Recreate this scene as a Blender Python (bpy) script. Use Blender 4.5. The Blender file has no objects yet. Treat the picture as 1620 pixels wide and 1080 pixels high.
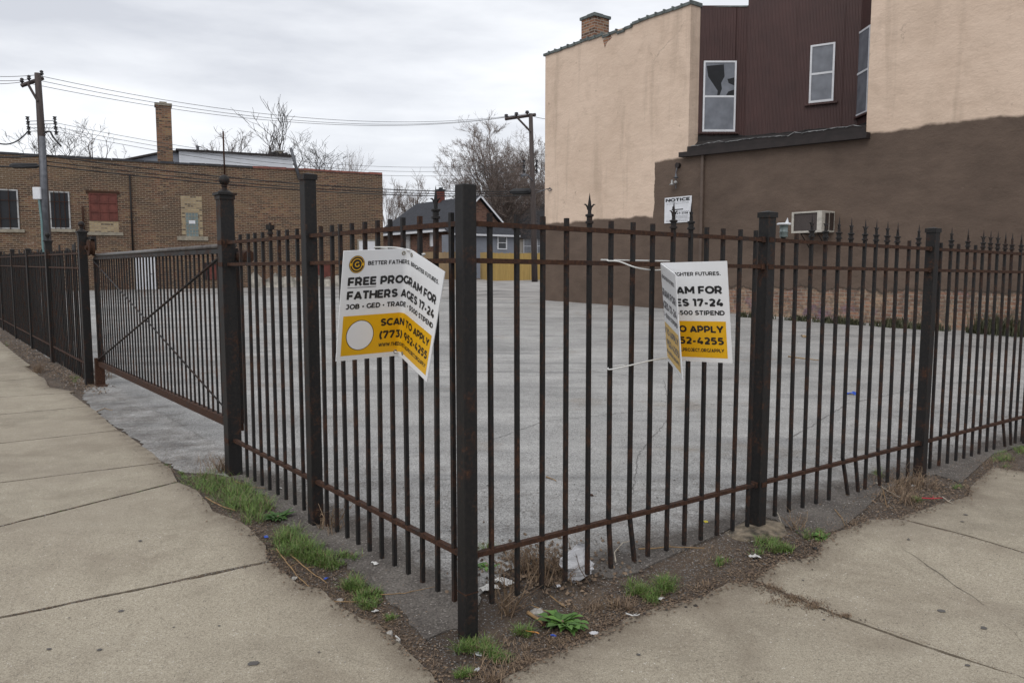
import bpy, bmesh, math, random
from mathutils import Vector, Matrix, noise
from mathutils.geometry import delaunay_2d_cdt
R = math.radians
random.seed(7)
scn = bpy.context.scene
COL = scn.collection
# ------------------------------------------------------------------ camera, world, sun, exposure
FPX = 1220.0; PITCH = math.atan(113 / FPX); CP, SP = math.cos(PITCH), math.sin(PITCH); EYE = 1.6
cd = bpy.data.cameras.new('camera'); cam = bpy.data.objects.new('camera', cd); COL.objects.link(cam)
cd.sensor_width = 36; cd.lens = 36 * FPX / 1620; cd.clip_start = .05; cd.clip_end = 2000
cam.location = (0, 0, EYE); cam.rotation_euler = (R(90) - PITCH, 0, 0); scn.camera = cam
scn.render.resolution_x = 1024; scn.render.resolution_y = 682
scn.view_settings.view_transform = 'Standard'; scn.view_settings.look = 'None'
scn.view_settings.gamma = 1; scn.view_settings.exposure = 0.25
SUN_AZ, SUN_EL = R(250), R(48)          # overcast: the bright part of the cloud is behind-left of the viewer
w = bpy.data.worlds.new('World'); scn.world = w; w.use_nodes = True
nt = w.node_tree; nt.nodes.clear(); N = nt.nodes.new; L = nt.links.new
out = N('ShaderNodeOutputWorld'); bg = N('ShaderNodeBackground'); sky = N('ShaderNodeTexSky')
sky.sky_type = 'NISHITA'; sky.sun_disc = False; sky.sun_elevation = SUN_EL; sky.sun_rotation = R(90) - SUN_AZ + R(360)
tc = N('ShaderNodeTexCoord'); mp = N('ShaderNodeMapping'); mp.inputs['Scale'].default_value = (1, 1, 4.2)
mp.inputs['Location'].default_value = (.3, .2, .1)
L(tc.outputs['Generated'], mp.inputs['Vector'])
n1 = N('ShaderNodeTexNoise'); n1.inputs['Scale'].default_value = 1.7; n1.inputs['Detail'].default_value = 7; n1.inputs['Roughness'].default_value = .52
L(mp.outputs[0], n1.inputs['Vector'])
cr = N('ShaderNodeValToRGB'); L(n1.outputs[0], cr.inputs[0])
cr.color_ramp.elements[0].position = .40; cr.color_ramp.elements[0].color = (5.9, 6.1, 6.6, 1)
cr.color_ramp.elements[1].position = .60; cr.color_ramp.elements[1].color = (9.0, 9.15, 9.45, 1)
mx = N('ShaderNodeMix'); mx.data_type = 'RGBA'; mx.inputs[0].default_value = .93
L(sky.outputs[0], mx.inputs[6]); L(cr.outputs[0], mx.inputs[7]); L(mx.outputs[2], bg.inputs['Color'])
bg.inputs['Strength'].default_value = .1
L(bg.outputs[0], out.inputs['Surface'])
ld = bpy.data.lights.new('sun', 'SUN'); sun = bpy.data.objects.new('sun', ld); COL.objects.link(sun)
ld.energy = 1.0; ld.angle = R(40); ld.color = (1, .97, .92)
sd = Vector((math.cos(SUN_AZ) * math.cos(SUN_EL), math.sin(SUN_AZ) * math.cos(SUN_EL), math.sin(SUN_EL)))
sun.rotation_euler = sd.to_track_quat('Z', 'Y').to_euler(); sun.location = sd * 30

# ------------------------------------------------------------------ ground height and placing helpers
def sm(t): t = max(0, min(1, t)); return t * t * (3 - 2 * t)
CX, CY = -.205, 3.45
DRv = (math.cos(R(36.6)), math.sin(R(36.6)))
def g(x, y):
    y = min(y, 66); r = (x - CX) * DRv[0] + (y - CY) * DRv[1]
    return .016 * max(0, y - 8) - .0103 * max(0, min(14, r)) * (1 - sm((y - 8) / 14)) - .12 * (1 - sm((y - 3.3) / 1.35))
def ray(px, py):
    a, b = (px - 810) / FPX, -(py - 540) / FPX
    return Vector((a, CP + b * SP, -SP + b * CP))
def on_ground(px, py):
    d = ray(px, py); t = .5; st = .25
    while t < 400:
        p = Vector((0, 0, EYE)) + d * t
        if p.z < g(p.x, p.y): break
        t += st; st *= 1.02
    lo, hi = t - st, t
    for _ in range(30):
        m = (lo + hi) / 2; p = Vector((0, 0, EYE)) + d * m
        if p.z < g(p.x, p.y): hi = m
        else: lo = m
    return p
def at(px, py, y):                        # a point of the place seen at this pixel, y metres ahead
    d = ray(px, py); return Vector((0, 0, EYE)) + d * (y / d.y)
class Frame:                              # vertical plane: local X to the right along it, local Y away behind it, Z up
    def __init__(s, x, y, ang):
        s.o = Vector((x, y, 0)); s.a = ang; s.X = Vector((math.cos(ang), math.sin(ang), 0)); s.Y = Vector((-math.sin(ang), math.cos(ang), 0))
    def px(s, px, py, off=0):
        d = ray(px, py); e = Vector((0, 0, EYE)); n = s.Y
        t = ((s.o + s.Y * off) - e).dot(n) / d.dot(n); p = e + d * t
        return (p - s.o).dot(s.X), p.z
    def w(s, x, y, z=0): return s.o + s.X * x + s.Y * y + Vector((0, 0, z))

# ------------------------------------------------------------------ materials
def nodes(name):
    m = bpy.data.materials.new(name); m.use_nodes = True; t = m.node_tree; b = t.nodes['Principled BSDF']; return m, t, b
class T:                                  # tiny node toolkit
    def __init__(s, t): s.t = t; s.c = t.nodes.new('ShaderNodeTexCoord')
    def n(s, k, **kw):
        o = s.t.nodes.new(k)
        for a, v in kw.items(): setattr(o, a, v)
        return o
    def l(s, a, b): s.t.links.new(a, b)
    def vec(s, sc=(1, 1, 1), loc=(0, 0, 0)):
        m = s.n('ShaderNodeMapping'); m.inputs['Scale'].default_value = sc; m.inputs['Location'].default_value = loc
        s.l(s.c.outputs['Object'], m.inputs['Vector']); return m.outputs[0]
    def noise(s, scale, detail=4, rough=.55, v=None, dist=0):
        o = s.n('ShaderNodeTexNoise'); o.inputs['Scale'].default_value = scale; o.inputs['Detail'].default_value = detail
        o.inputs['Roughness'].default_value = rough; o.inputs['Distortion'].default_value = dist
        s.l(v if v is not None else s.c.outputs['Object'], o.inputs['Vector']); return o.outputs[0]
    def vor(s, scale, v=None, feat='F1', out='Distance'):
        o = s.n('ShaderNodeTexVoronoi', feature=feat); o.inputs['Scale'].default_value = scale
        s.l(v if v is not None else s.c.outputs['Object'], o.inputs['Vector']); return o.outputs[out]
    def ramp(s, f, *st):
        o = s.n('ShaderNodeValToRGB'); s.l(f, o.inputs[0]); e = o.color_ramp.elements
        while len(e) < len(st): e.new(.5)
        for i, (p, c) in enumerate(st):
            e[i].position = p; e[i].color = (c, c, c, 1) if isinstance(c, (int, float)) else (*c, 1)
        return o.outputs[0]
    def mix(s, f, a, b, mode='MIX'):
        o = s.n('ShaderNodeMix', data_type='RGBA', blend_type=mode)
        for k, v in ((0, f), (6, a), (7, b)):
            if isinstance(v, (int, float)): o.inputs[k].default_value = v if k == 0 else (v, v, v, 1)
            elif isinstance(v, tuple): o.inputs[k].default_value = (*v, 1)
            else: s.l(v, o.inputs[k])
        return o.outputs[2]
    def math(s, op, a, b=0, clamp=False):
        o = s.n('ShaderNodeMath', operation=op, use_clamp=clamp)
        for k, v in ((0, a), (1, b)):
            if isinstance(v, (int, float)): o.inputs[k].default_value = v
            else: s.l(v, o.inputs[k])
        return o.outputs[0]
    def xyz(s):
        o = s.n('ShaderNodeSeparateXYZ'); s.l(s.c.outputs['Object'], o.inputs[0]); return o.outputs
    def comb(s, x, y, z=0.0):
        o = s.n('ShaderNodeCombineXYZ')
        for k, v in enumerate((x, y, z)):
            if isinstance(v, (int, float)): o.inputs[k].default_value = v
            else: s.l(v, o.inputs[k])
        return o.outputs[0]
    def bump(s, b, h, st=.5, d=.01, prev=None):
        o = s.n('ShaderNodeBump'); o.inputs['Strength'].default_value = st; o.inputs['Distance'].default_value = d
        s.l(h, o.inputs['Height'])
        if prev: s.l(prev, o.inputs['Normal'])
        s.l(o.outputs[0], b.inputs['Normal']); return o.outputs[0]
def flat(name, c, rough=.6, metal=0, var=.12, scale=6, bump=0, spec=.5):
    m, t, b = nodes(name); k = T(t)
    n = k.noise(scale, 5); lo = tuple(x * (1 - var * 1.6) for x in c); hi = tuple(min(1, x * (1 + var * 1.2)) for x in c)
    k.l(k.ramp(n, (.3, lo), (.7, hi)), b.inputs['Base Color']); b.inputs['Roughness'].default_value = rough; b.inputs['Metallic'].default_value = metal
    b.inputs['Specular IOR Level'].default_value = spec
    if bump: k.bump(b, k.noise(scale * 5, 4), bump, .004)
    return m
def iron(name, rust):
    m, t, b = nodes(name); k = T(t)
    geo = k.n('ShaderNodeNewGeometry'); n = k.noise(7, 6, .65, geo.outputs['Position']); f = k.noise(60, 4, .6, geo.outputs['Position'])
    nn = k.math('ADD', n, k.math('MULTIPLY', k.math('SUBTRACT', f, .5), .35))
    mask = k.ramp(nn, (.58 - rust, 0), (.78 - rust * .85, 1))
    paint = k.ramp(f, (.3, (.0085, .0082, .0088)), (.75, (.019, .0165, .0155)))
    rs = k.ramp(f, (.25, (.024, .0115, .008)), (.55, (.052, .023, .013)), (.8, (.105, .05, .026)))
    k.l(k.mix(mask, paint, rs), b.inputs['Base Color']); k.l(k.ramp(mask, (0, .58), (1, .88)), b.inputs['Roughness']); b.inputs['Specular IOR Level'].default_value = .3
    k.bump(b, nn, .35, .004); return m
def stucco(name, brown=None, brick=None):
    m, t, b = nodes(name); k = T(t); X, Y, Z = k.xyz(); v = k.comb(X, Z, Y)
    big = k.noise(.28, 5, .5, v); mid = k.noise(1.4, 6, .6, k.vec((1, 1, 1.8))); fine = k.noise(14, 5, .6)
    base = k.ramp(k.math('ADD', k.math('MULTIPLY', big, .6), k.math('MULTIPLY', mid, .4)), (.35, (.57, .435, .335)), (.55, (.66, .515, .405)), (.7, (.685, .53, .42)))
    st = k.noise(1.0, 5, .6, k.vec((1.6, 1.6, .16)))                 # run-off streaks in the paint
    base = k.mix(k.ramp(st, (.56, 0), (.74, .5)), base, (.30, .225, .165))
    spots = k.noise(5, 3, .5); sm_ = k.noise(.9, 6, .7, k.vec((1, 1, .7), (6, 1, 2)), .8); base = k.mix(k.ramp(sm_, (.5, 0), (.66, .45)), base, (.47, .36, .275)); base = k.mix(k.ramp(spots, (.69, 0), (.76, .6)), base, (.27, .2, .15))
    mp_ = k.noise(.6, 3, .5, k.vec((1, 1, 1), (9, 3, 5)))
    crv = k.vor(.55, k.comb(k.math('ADD', X, k.math('MULTIPLY', mid, 1.2)), k.math('ADD', Z, k.math('MULTIPLY', fine, .25)), 0.0), 'DISTANCE_TO_EDGE')
    crack = k.math('MULTIPLY', k.ramp(crv, (.0, 1), (.012, 0)), k.ramp(mp_, (.58, 0), (.66, 1)))
    base = k.mix(k.math('MULTIPLY', crack, .5), base, (.16, .12, .09))
    h = k.math('ADD', k.math('MULTIPLY', mid, 1.0), k.math('MULTIPLY', fine, .28)); colr = base
    if brown:
        x1, z1, x2, z2, x3, z3, z4, x4 = brown
        e = k.math('MULTIPLY', k.math('SUBTRACT', k.noise(1.1, 4), .5), .35)
        xe = k.math('ADD', X, e)
        lim = k.math('ADD', z1, k.math('MULTIPLY', k.math('GREATER_THAN', xe, x1), z2 - z1))
        slope = k.math('MULTIPLY', k.math('DIVIDE', k.math('SUBTRACT', X, x3), x4 - x3), z4 - z3)
        lim = k.math('ADD', lim, k.math('MULTIPLY', k.math('GREATER_THAN', X, x3), k.math('ADD', slope, z3 - z2)))
        d = k.math('SUBTRACT', k.math('ADD', Z, e), lim)
        bm = k.ramp(k.math('ADD', k.math('MULTIPLY', d, 5.0), .5), (.3, 1), (.7, 0))
        br = k.ramp(k.math('ADD', k.math('MULTIPLY', big, .5), k.math('MULTIPLY', mid, .5)), (.35, (.086, .061, .047)), (.65, (.140, .100, .077)))
        br = k.mix(k.ramp(spots, (.7, 0), (.78, .35)), br, (.2, .15, .12))
        colr = k.mix(bm, base, br)
    if brick:
        zt, xb = brick
        bt = k.n('ShaderNodeTexBrick'); k.l(v, bt.inputs['Vector']); bt.inputs['Scale'].default_value = 1; bt.inputs['Brick Width'].default_value = .29; bt.inputs['Row Height'].default_value = .098
        bt.inputs['Mortar Size'].default_value = .012; bt.inputs['Color1'].default_value = (.30, .165, .11, 1); bt.inputs['Color2'].default_value = (.16, .10, .075, 1); bt.inputs['Mortar'].default_value = (.29, .25, .21, 1)
        bt.inputs['Bias'].default_value = -.1
        bc = k.mix(k.ramp(k.noise(1.6, 5, .7), (.44, 0), (.62, .65)), bt.outputs['Color'], (.36, .27, .185)); bc = k.mix(k.ramp(k.noise(3.1, 5, .7), (.5, 0), (.6, .6)), bc, (.085, .065, .055))
        bc = k.mix(k.ramp(k.noise(.9, 4, .6, k.vec((1, 1, 1), (3, 1, 7))), (.57, 0), (.68, .55)), bc, (.13, .075, .19))
        bc = k.mix(k.ramp(k.noise(9, 5), (.35, .5), (.5, 0)), bc, (.08, .06, .05))
        e2 = k.math('MULTIPLY', k.math('SUBTRACT', k.noise(1.7, 6, .65), .5), .55)
        d2 = k.math('SUBTRACT', k.math('ADD', Z, e2), zt)
        km = k.math('MULTIPLY', k.ramp(k.math('ADD', k.math('MULTIPLY', d2, 30.0), .5), (.4, 1), (.6, 0)), k.math('GREATER_THAN', X, xb))
        edge = k.ramp(k.math('ABSOLUTE', d2), (.02, 1), (.07, 0)); edge = k.math('MULTIPLY', edge, k.math('GREATER_THAN', X, xb))
        colr = k.mix(km, colr, bc); colr = k.mix(k.math('MULTIPLY', edge, .55), colr, (.05, .038, .03))
        h = k.math('SUBTRACT', h, k.math('MULTIPLY', km, k.math('ADD', 1.6, k.math('MULTIPLY', bt.outputs['Fac'], .8))))
    k.l(colr, b.inputs['Base Color']); b.inputs['Roughness'].default_value = .82; b.inputs['Specular IOR Level'].default_value = .3
    k.bump(b, h, .75, .05); return m
def brickwall(name, c1, c2, mortar, patch, W=.29, H=.098, mott=.5):
    m, t, b = nodes(name); k = T(t); X, Y, Z = k.xyz(); v = k.comb(k.math('ADD', X, Y), Z)
    bt = k.n('ShaderNodeTexBrick'); k.l(v, bt.inputs['Vector']); bt.inputs['Scale'].default_value = 1; bt.inputs['Brick Width'].default_value = W; bt.inputs['Row Height'].default_value = H
    bt.inputs['Mortar Size'].default_value = .013; bt.inputs['Color1'].default_value = (*c1, 1); bt.inputs['Color2'].default_value = (*c2, 1); bt.inputs['Mortar'].default_value = (*mortar, 1)
    cell = k.n('ShaderNodeTexWhiteNoise', noise_dimensions='2D')
    row = k.math('FLOOR', k.math('DIVIDE', Z, H)); colx = k.math('FLOOR', k.math('ADD', k.math('DIVIDE', k.math('ADD', X, Y), W), k.math('MULTIPLY', k.math('MODULO', row, 2), .5)))
    k.l(k.comb(colx, row), cell.inputs[0])
    c = k.mix(k.ramp(cell.outputs[0], (.78, 0), (.83, .75)), bt.outputs['Color'], patch)
    c = k.mix(k.ramp(cell.outputs[0], (.2, .75), (.25, 0)), c, (.05, .035, .028))
    big = k.noise(.35, 5, .6, v); c = k.mix(k.ramp(big, (.40, mott), (.62, 0)), c, (.075, .052, .036))
    big2 = k.noise(.22, 4, .6, k.vec((1, 1, 1.3), (5, 2, 8))); c = k.mix(k.ramp(big2, (.48, 0), (.66, .38)), c, patch)
    c = k.mix(bt.outputs['Fac'], c, mortar)
    sp = k.noise(2.2, 6, .7, k.vec((1, 1, 2), (1, 7, 3))); c = k.mix(k.ramp(sp, (.64, 0), (.70, .5)), c, (.36, .31, .25))
    k.l(c, b.inputs['Base Color']); b.inputs['Roughness'].default_value = .9; b.inputs['Specular IOR Level'].default_value = .2
    k.bump(b, k.math('MULTIPLY', bt.outputs['Fac'], -1.0), .5, .01); return m
def concrete(name):
    m, t, b = nodes(name); k = T(t)
    a = k.noise(.7, 5, .6); c = k.noise(5, 5, .6); f = k.noise(170, 3, .7); sp = k.vor(120)
    base = k.ramp(k.math('ADD', k.math('MULTIPLY', a, .6), k.math('MULTIPLY', c, .4)), (.36, (.285, .250, .192)), (.5, (.375, .332, .256)), (.64, (.435, .388, .302)))
    g2 = k.noise(75, 4, .75); base = k.mix(k.ramp(g2, (.36, .5), (.5, 0)), base, (.17, .14, .105)); base = k.mix(k.ramp(g2, (.56, 0), (.7, .45)), base, (.50, .45, .37))
    base = k.mix(k.ramp(f, (.38, .6), (.52, 0)), base, (.14, .115, .09)); base = k.mix(k.ramp(f, (.58, 0), (.7, .6)), base, (.52, .46, .38))
    stn = k.noise(1.7, 6, .7, k.vec((1, 1, 1), (3, 6, 2)), .6); base = k.mix(k.ramp(stn, (.52, 0), (.66, .42)), base, (.19, .155, .115))
    stn2 = k.noise(.5, 5, .65, k.vec((1, 1, 1), (7, 1, 2)), .4); base = k.mix(k.ramp(stn2, (.5, 0), (.62, .3)), base, (.25, .21, .165))
    spt = k.noise(26, 3, .6); base = k.mix(k.ramp(spt, (.68, 0), (.76, .55)), base, (.15, .12, .095))
    wn = k.vor(95, None, 'F1', 'Color'); sep = k.n('ShaderNodeSeparateColor'); k.l(wn, sep.inputs[0])
    big = k.ramp(sep.outputs[0], (.93, 0), (.95, 1)); near = k.ramp(sp, (.25, 1), (.4, 0))
    base = k.mix(k.math('MULTIPLY', k.math('MULTIPLY', big, near), k.ramp(c, (.4, .2), (.6, 1))), base, (.62, .58, .52))
    dk = k.ramp(sep.outputs[1], (.955, 0), (.965, 1)); base = k.mix(k.math('MULTIPLY', k.math('MULTIPLY', dk, near), .8), base, (.06, .05, .045))
    at_ = k.n('ShaderNodeAttribute', attribute_name='dirt'); dm = k.math('MULTIPLY', at_.outputs['Fac'], k.ramp(k.noise(9, 6, .7), (.3, .35), (.6, 1)))
    base = k.mix(k.math('MULTIPLY', dm, .8), base, (.105, .078, .056))
    k.l(base, b.inputs['Base Color']); b.inputs['Roughness'].default_value = .88; b.inputs['Specular IOR Level'].default_value = .25
    k.bump(b, k.math('ADD', f, k.math('MULTIPLY', sp, -.5)), .55, .003); return m
def asphalt(name):
    m, t, b = nodes(name); k = T(t)
    a = k.noise(.35, 6, .6, k.vec((1, 1.6, 1))); c = k.noise(2.5, 5, .6); f = k.noise(140, 2, .7); v = k.vor(85, None, 'F1', 'Color'); vd = k.vor(85)
    sep = k.n('ShaderNodeSeparateColor'); k.l(v, sep.inputs[0])
    stone = k.ramp(sep.outputs[0], (0, .15), (.5, .30), (.85, .48), (1, .75))
    tone = k.ramp(k.math('ADD', k.math('MULTIPLY', a, .65), k.math('MULTIPLY', c, .35)), (.36, (.26, .255, .243)), (.5, (.415, .405, .387)), (.64, (.57, .555, .53)))
    col = k.mix(.30, tone, stone); gap = k.ramp(vd, (.4, 0), (.8, .5)); col = k.mix(gap, col, (.065, .063, .062))
    brn = k.noise(.9, 4, .6, k.vec((1, 1, 1), (4, 8, 1))); col = k.mix(k.ramp(brn, (.6, 0), (.72, .4)), col, (.21, .165, .12))
    X, Y, Z = k.xyz(); lines = k.noise(1.2, 6, .65, k.vec((.22, 2.1, 1), (2, 2, 2)))
    col = k.mix(k.ramp(lines, (.52, 0), (.68, .5)), col, (.15, .15, .152))
    at_ = k.n('ShaderNodeAttribute', attribute_name='dirt'); dm = k.ramp(k.math('ADD', at_.outputs['Fac'], k.math('MULTIPLY', k.math('SUBTRACT', k.noise(4, 7, .75), .5), 1.1)), (.22, 0), (.62, 1))
    dcol = k.mix(gap, k.mix(k.ramp(sep.outputs[1], (.9, 0), (.93, .35)), k.ramp(c, (.35, (.080, .068, .060)), (.65, (.150, .133, .117))), (.33, .3, .27)), (.03, .027, .025))
    col = k.mix(k.math('MULTIPLY', dm, .96), col, dcol)
    k.l(col, b.inputs['Base Color']); b.inputs['Roughness'].default_value = .9; b.inputs['Specular IOR Level'].default_value = .2
    bn = k.bump(b, k.math('ADD', k.math('MULTIPLY', vd, -1.0), k.math('MULTIPLY', f, .5)), .8, .006); k.bump(b, k.noise(9, 5, .6), .5, .012, bn); return m
def soil(name):
    m, t, b = nodes(name); k = T(t)
    a = k.noise(3, 6, .65); f = k.noise(60, 5, .75); v = k.vor(150, None, 'F1', 'Color'); sep = k.n('ShaderNodeSeparateColor'); k.l(v, sep.inputs[0])
    col = k.ramp(k.math('ADD', k.math('MULTIPLY', a, .5), k.math('MULTIPLY', f, .5)), (.35, (.035, .024, .017)), (.5, (.085, .060, .042)), (.66, (.15, .112, .08)))
    col = k.mix(k.ramp(sep.outputs[0], (.86, 0), (.9, .75)), col, k.ramp(sep.outputs[1], (0, .06), (1, .26)))
    k.l(col, b.inputs['Base Color']); b.inputs['Roughness'].default_value = .95
    k.bump(b, k.math('ADD', f, k.math('MULTIPLY', a, 2)), 1, .012); return m
def siding(name, c, pitch, vertical=False, st=.8, var=.1):
    m, t, b = nodes(name); k = T(t); X, Y, Z = k.xyz(); p = k.math('ADD', X, Y) if vertical else Z
    fr = k.math('FRACT', k.math('DIVIDE', p, pitch)); n = k.noise(1.3, 5, .6)
    col = k.ramp(n, (.3, tuple(x * (1 - var * 2) for x in c)), (.7, tuple(x * (1 + var) for x in c)))
    if vertical:
        sc = k.noise(3, 5, .7, k.vec((3, 3, .4))); col = k.mix(k.ramp(sc, (.6, 0), (.75, .4)), col, tuple(x * 1.8 for x in c))
        hgt = k.ramp(fr, (0, 0), (.12, 1), (.5, 1), (.62, 0), (1, 0))
    else: hgt = k.ramp(fr, (0, 1), (.92, .25), (.97, 0), (1, 1))
    col = k.mix(k.ramp(fr, (.9, 0), (.97, .5)), col, tuple(x * .5 for x in c))
    k.l(col, b.inputs['Base Color']); b.inputs['Roughness'].default_value = .55; k.bump(b, hgt, st, .015); return m
def wood(name, c, c2, scale=1, boards=0):
    m, t, b = nodes(name); k = T(t); X, Y, Z = k.xyz()
    n = k.noise(2 * scale, 6, .65, k.vec((9, 9, .6))); col = k.ramp(n, (.3, c2), (.7, c))
    if boards:
        wn = k.n('ShaderNodeTexWhiteNoise', noise_dimensions='1D'); k.l(k.math('FLOOR', k.math('DIVIDE', k.math('ADD', X, .05), boards)), wn.inputs['W'])
        col = k.mix(k.math('MULTIPLY', wn.outputs[0], .55), col, tuple(x * .62 for x in c))
    k.l(col, b.inputs['Base Color']); b.inputs['Roughness'].default_value = .85; k.bump(b, n, .3, .01); return m
def glass(name, c, rough=.08):
    m, t, b = nodes(name); k = T(t); k.l(k.ramp(k.noise(2.5, 3), (.3, tuple(x * .7 for x in c)), (.7, tuple(x * 1.2 for x in c))), b.inputs['Base Color'])
    b.inputs['Roughness'].default_value = rough; b.inputs['IOR'].default_value = 1.5; return m
M = {}
M['paint'] = iron('black_painted_iron', .06); M['bar'] = iron('weathered_iron', .10); M['rust'] = iron('rusty_iron', .37)
M['slat'] = flat('dark_brown_slats', (.017, .0135, .012), .8, 0, .3, 5)
M['track'] = flat('polished_worn_steel', (.10, .09, .085), .45, .3, .3, 14)
M['concrete'] = concrete('sidewalk_concrete'); M['asphalt'] = asphalt('worn_asphalt'); M['soil'] = soil('bare_soil')
M['maroon'] = siding('maroon_ribbed_metal', (.060, .025, .022), .085, True, .9, .12)
M['white_siding'] = siding('white_lap_siding', (.62, .64, .68), .16, False, .5, .05)
M['grey_siding'] = siding('grey_lap_siding', (.20, .215, .25), .17, False, .8, .05)
M['cream_siding'] = siding('cream_lap_siding', (.42, .38, .32), .17, False, .5, .06)
M['shingle'] = flat('dark_roof_shingles', (.032, .034, .042), .9, 0, .25, 4)
M['shingle2'] = flat('brown_grey_shingles', (.05, .047, .05), .9, 0, .25, 4)
M['chi'] = brickwall('buff_brown_common_brick', (.195, .100, .060), (.098, .050, .035), (.235, .188, .142), (.215, .140, .078), mott=.75)
M['chi_new'] = brickwall('yellow_infill_brick', (.40, .31, .19), (.33, .25, .15), (.28, .24, .19), (.44, .35, .21), mott=.15)
M['red_brick'] = brickwall('red_brown_brick', (.20, .095, .065), (.13, .062, .045), (.15, .11, .09), (.22, .12, .09), mott=.3)
M['chim'] = brickwall('orange_chimney_brick', (.33, .16, .09), (.20, .10, .065), (.30, .26, .22), (.38, .24, .15), mott=.35)
M['chim_red'] = flat('red_chimney_brick', (.14, .042, .03), .9)
M['tile'] = flat('weathered_coping_tile', (.10, .115, .11), .6, 0, .35, 5, .3)
M['tile_dark'] = flat('black_tar_coping', (.035, .035, .04), .7, 0, .3, 5)
M['tile_red'] = flat('red_clay_coping', (.22, .075, .055), .7, 0, .3, 5)
M['tar'] = flat('roofing_tar', (.018, .015, .015), .8, 0, .4, 6, .4)
M['trim'] = flat('dark_brown_trim', (.018, .012, .011), .7, 0, .25, 4, .2)
M['silver'] = flat('silver_flashing', (.22, .22, .22), .6, .2, .6, 5, .4)
M['white'] = flat('white_window_vinyl', (.66, .67, .70), .4, 0, .06, 8)
M['dirty_white'] = flat('aged_white_paint', (.38, .38, .38), .6, 0, .2, 8)
M['dark'] = flat('dark_interior', (.012, .013, .016), .8)
M['glass_grey'] = glass('curtained_grey_glass', (.16, .17, .195), .06)
M['glass_dark'] = glass('dark_glass', (.02, .023, .03), .06)
M['dark_pane'] = glass('night_blue_glass', (.005, .006, .010), .45)
M['glass_block'] = glass('glass_block', (.15, .2, .2), .2)
M['redpaint'] = flat('faded_red_board', (.13, .036, .026), .75, 0, .2, 3, .2)
M['stone'] = flat('limestone_sill', (.27, .24, .19), .9, 0, .2, 6, .3)
M['white_stucco'] = flat('peeling_whitewash', (.42, .39, .34), .9, 0, .45, 2.5, .4)
M['pole'] = wood('weathered_pole_wood', (.085, .066, .060), (.035, .027, .026))
M['new_wood'] = wood('new_yellow_pine', (.52, .36, .12), (.36, .23, .07), 1, .145)
M['tan_wood'] = wood('tan_pine_boards', (.36, .26, .15), (.25, .175, .10), 1, .145)
M['cable'] = flat('black_cable', (.014, .014, .016), .6); M['wire'] = flat('grey_wire', (.05, .05, .055), .6)
M['steel'] = flat('galvanised_conduit', (.12, .125, .14), .55, .3, .2, 5); M['ins'] = flat('dark_insulator', (.02, .018, .02), .4)
M['bark'] = flat('grey_brown_bark', (.10, .078, .066), .95, 0, .3, 3); M['twig'] = flat('brown_twig_bark', (.19, .15, .13), .95, 0, .3, 3)
M['bark_dark'] = flat('dark_bark', (.045, .036, .032), .95, 0, .3, 3)
M['tie'] = flat('white_nylon', (.72, .72, .70), .35, 0, .04, 8)
M['signw'] = flat('white_corrugated_plastic', (.82, .83, .845), .38, 0, .03, 4); M['signy'] = flat('yellow_print', (.78, .43, .008), .42, 0, .05, 4)
M['signk'] = flat('black_print', (.018, .018, .02), .45); M['brass'] = flat('brass_grommet', (.35, .32, .26), .35, .8, .2, 30)
M['signy_pale'] = flat('sun_faded_yellow_print', (.72, .47, .12), .45, 0, .06, 4); M['signk_pale'] = flat('sun_faded_black_print', (.14, .135, .15), .5)
M['acw'] = flat('cream_enamel', (.42, .395, .35), .5, 0, .12, 9); M['grille'] = siding('dark_condenser_fins', (.035, .024, .02), .028, False, .9, .2)
def leafmat(name, c, c2, sc=3):
    m, t, b = nodes(name); k = T(t); geo = k.n('ShaderNodeNewGeometry')
    k.l(k.ramp(geo.outputs['Random Per Island'], (0, c2), (1, c)), b.inputs['Base Color']); b.inputs['Roughness'].default_value = .6; return m
M['grass'] = leafmat('green_grass', (.17, .26, .055), (.055, .11, .022)); M['weed'] = leafmat('dark_green_leaf', (.055, .125, .022), (.03, .075, .014))
M['dry'] = leafmat('dry_stalks', (.30, .21, .13), (.085, .052, .034)); M['litter'] = leafmat('leaf_litter', (.22, .15, .095), (.035, .024, .018))
M['grit'] = leafmat('loose_grit', (.34, .31, .28), (.04, .037, .035)); M['weed_far'] = leafmat('olive_weeds', (.085, .085, .04), (.035, .04, .02))
M['concrete_lump'] = flat('rust_stained_footing', (.155, .125, .09), .95, 0, .6, 16, 1)

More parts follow.
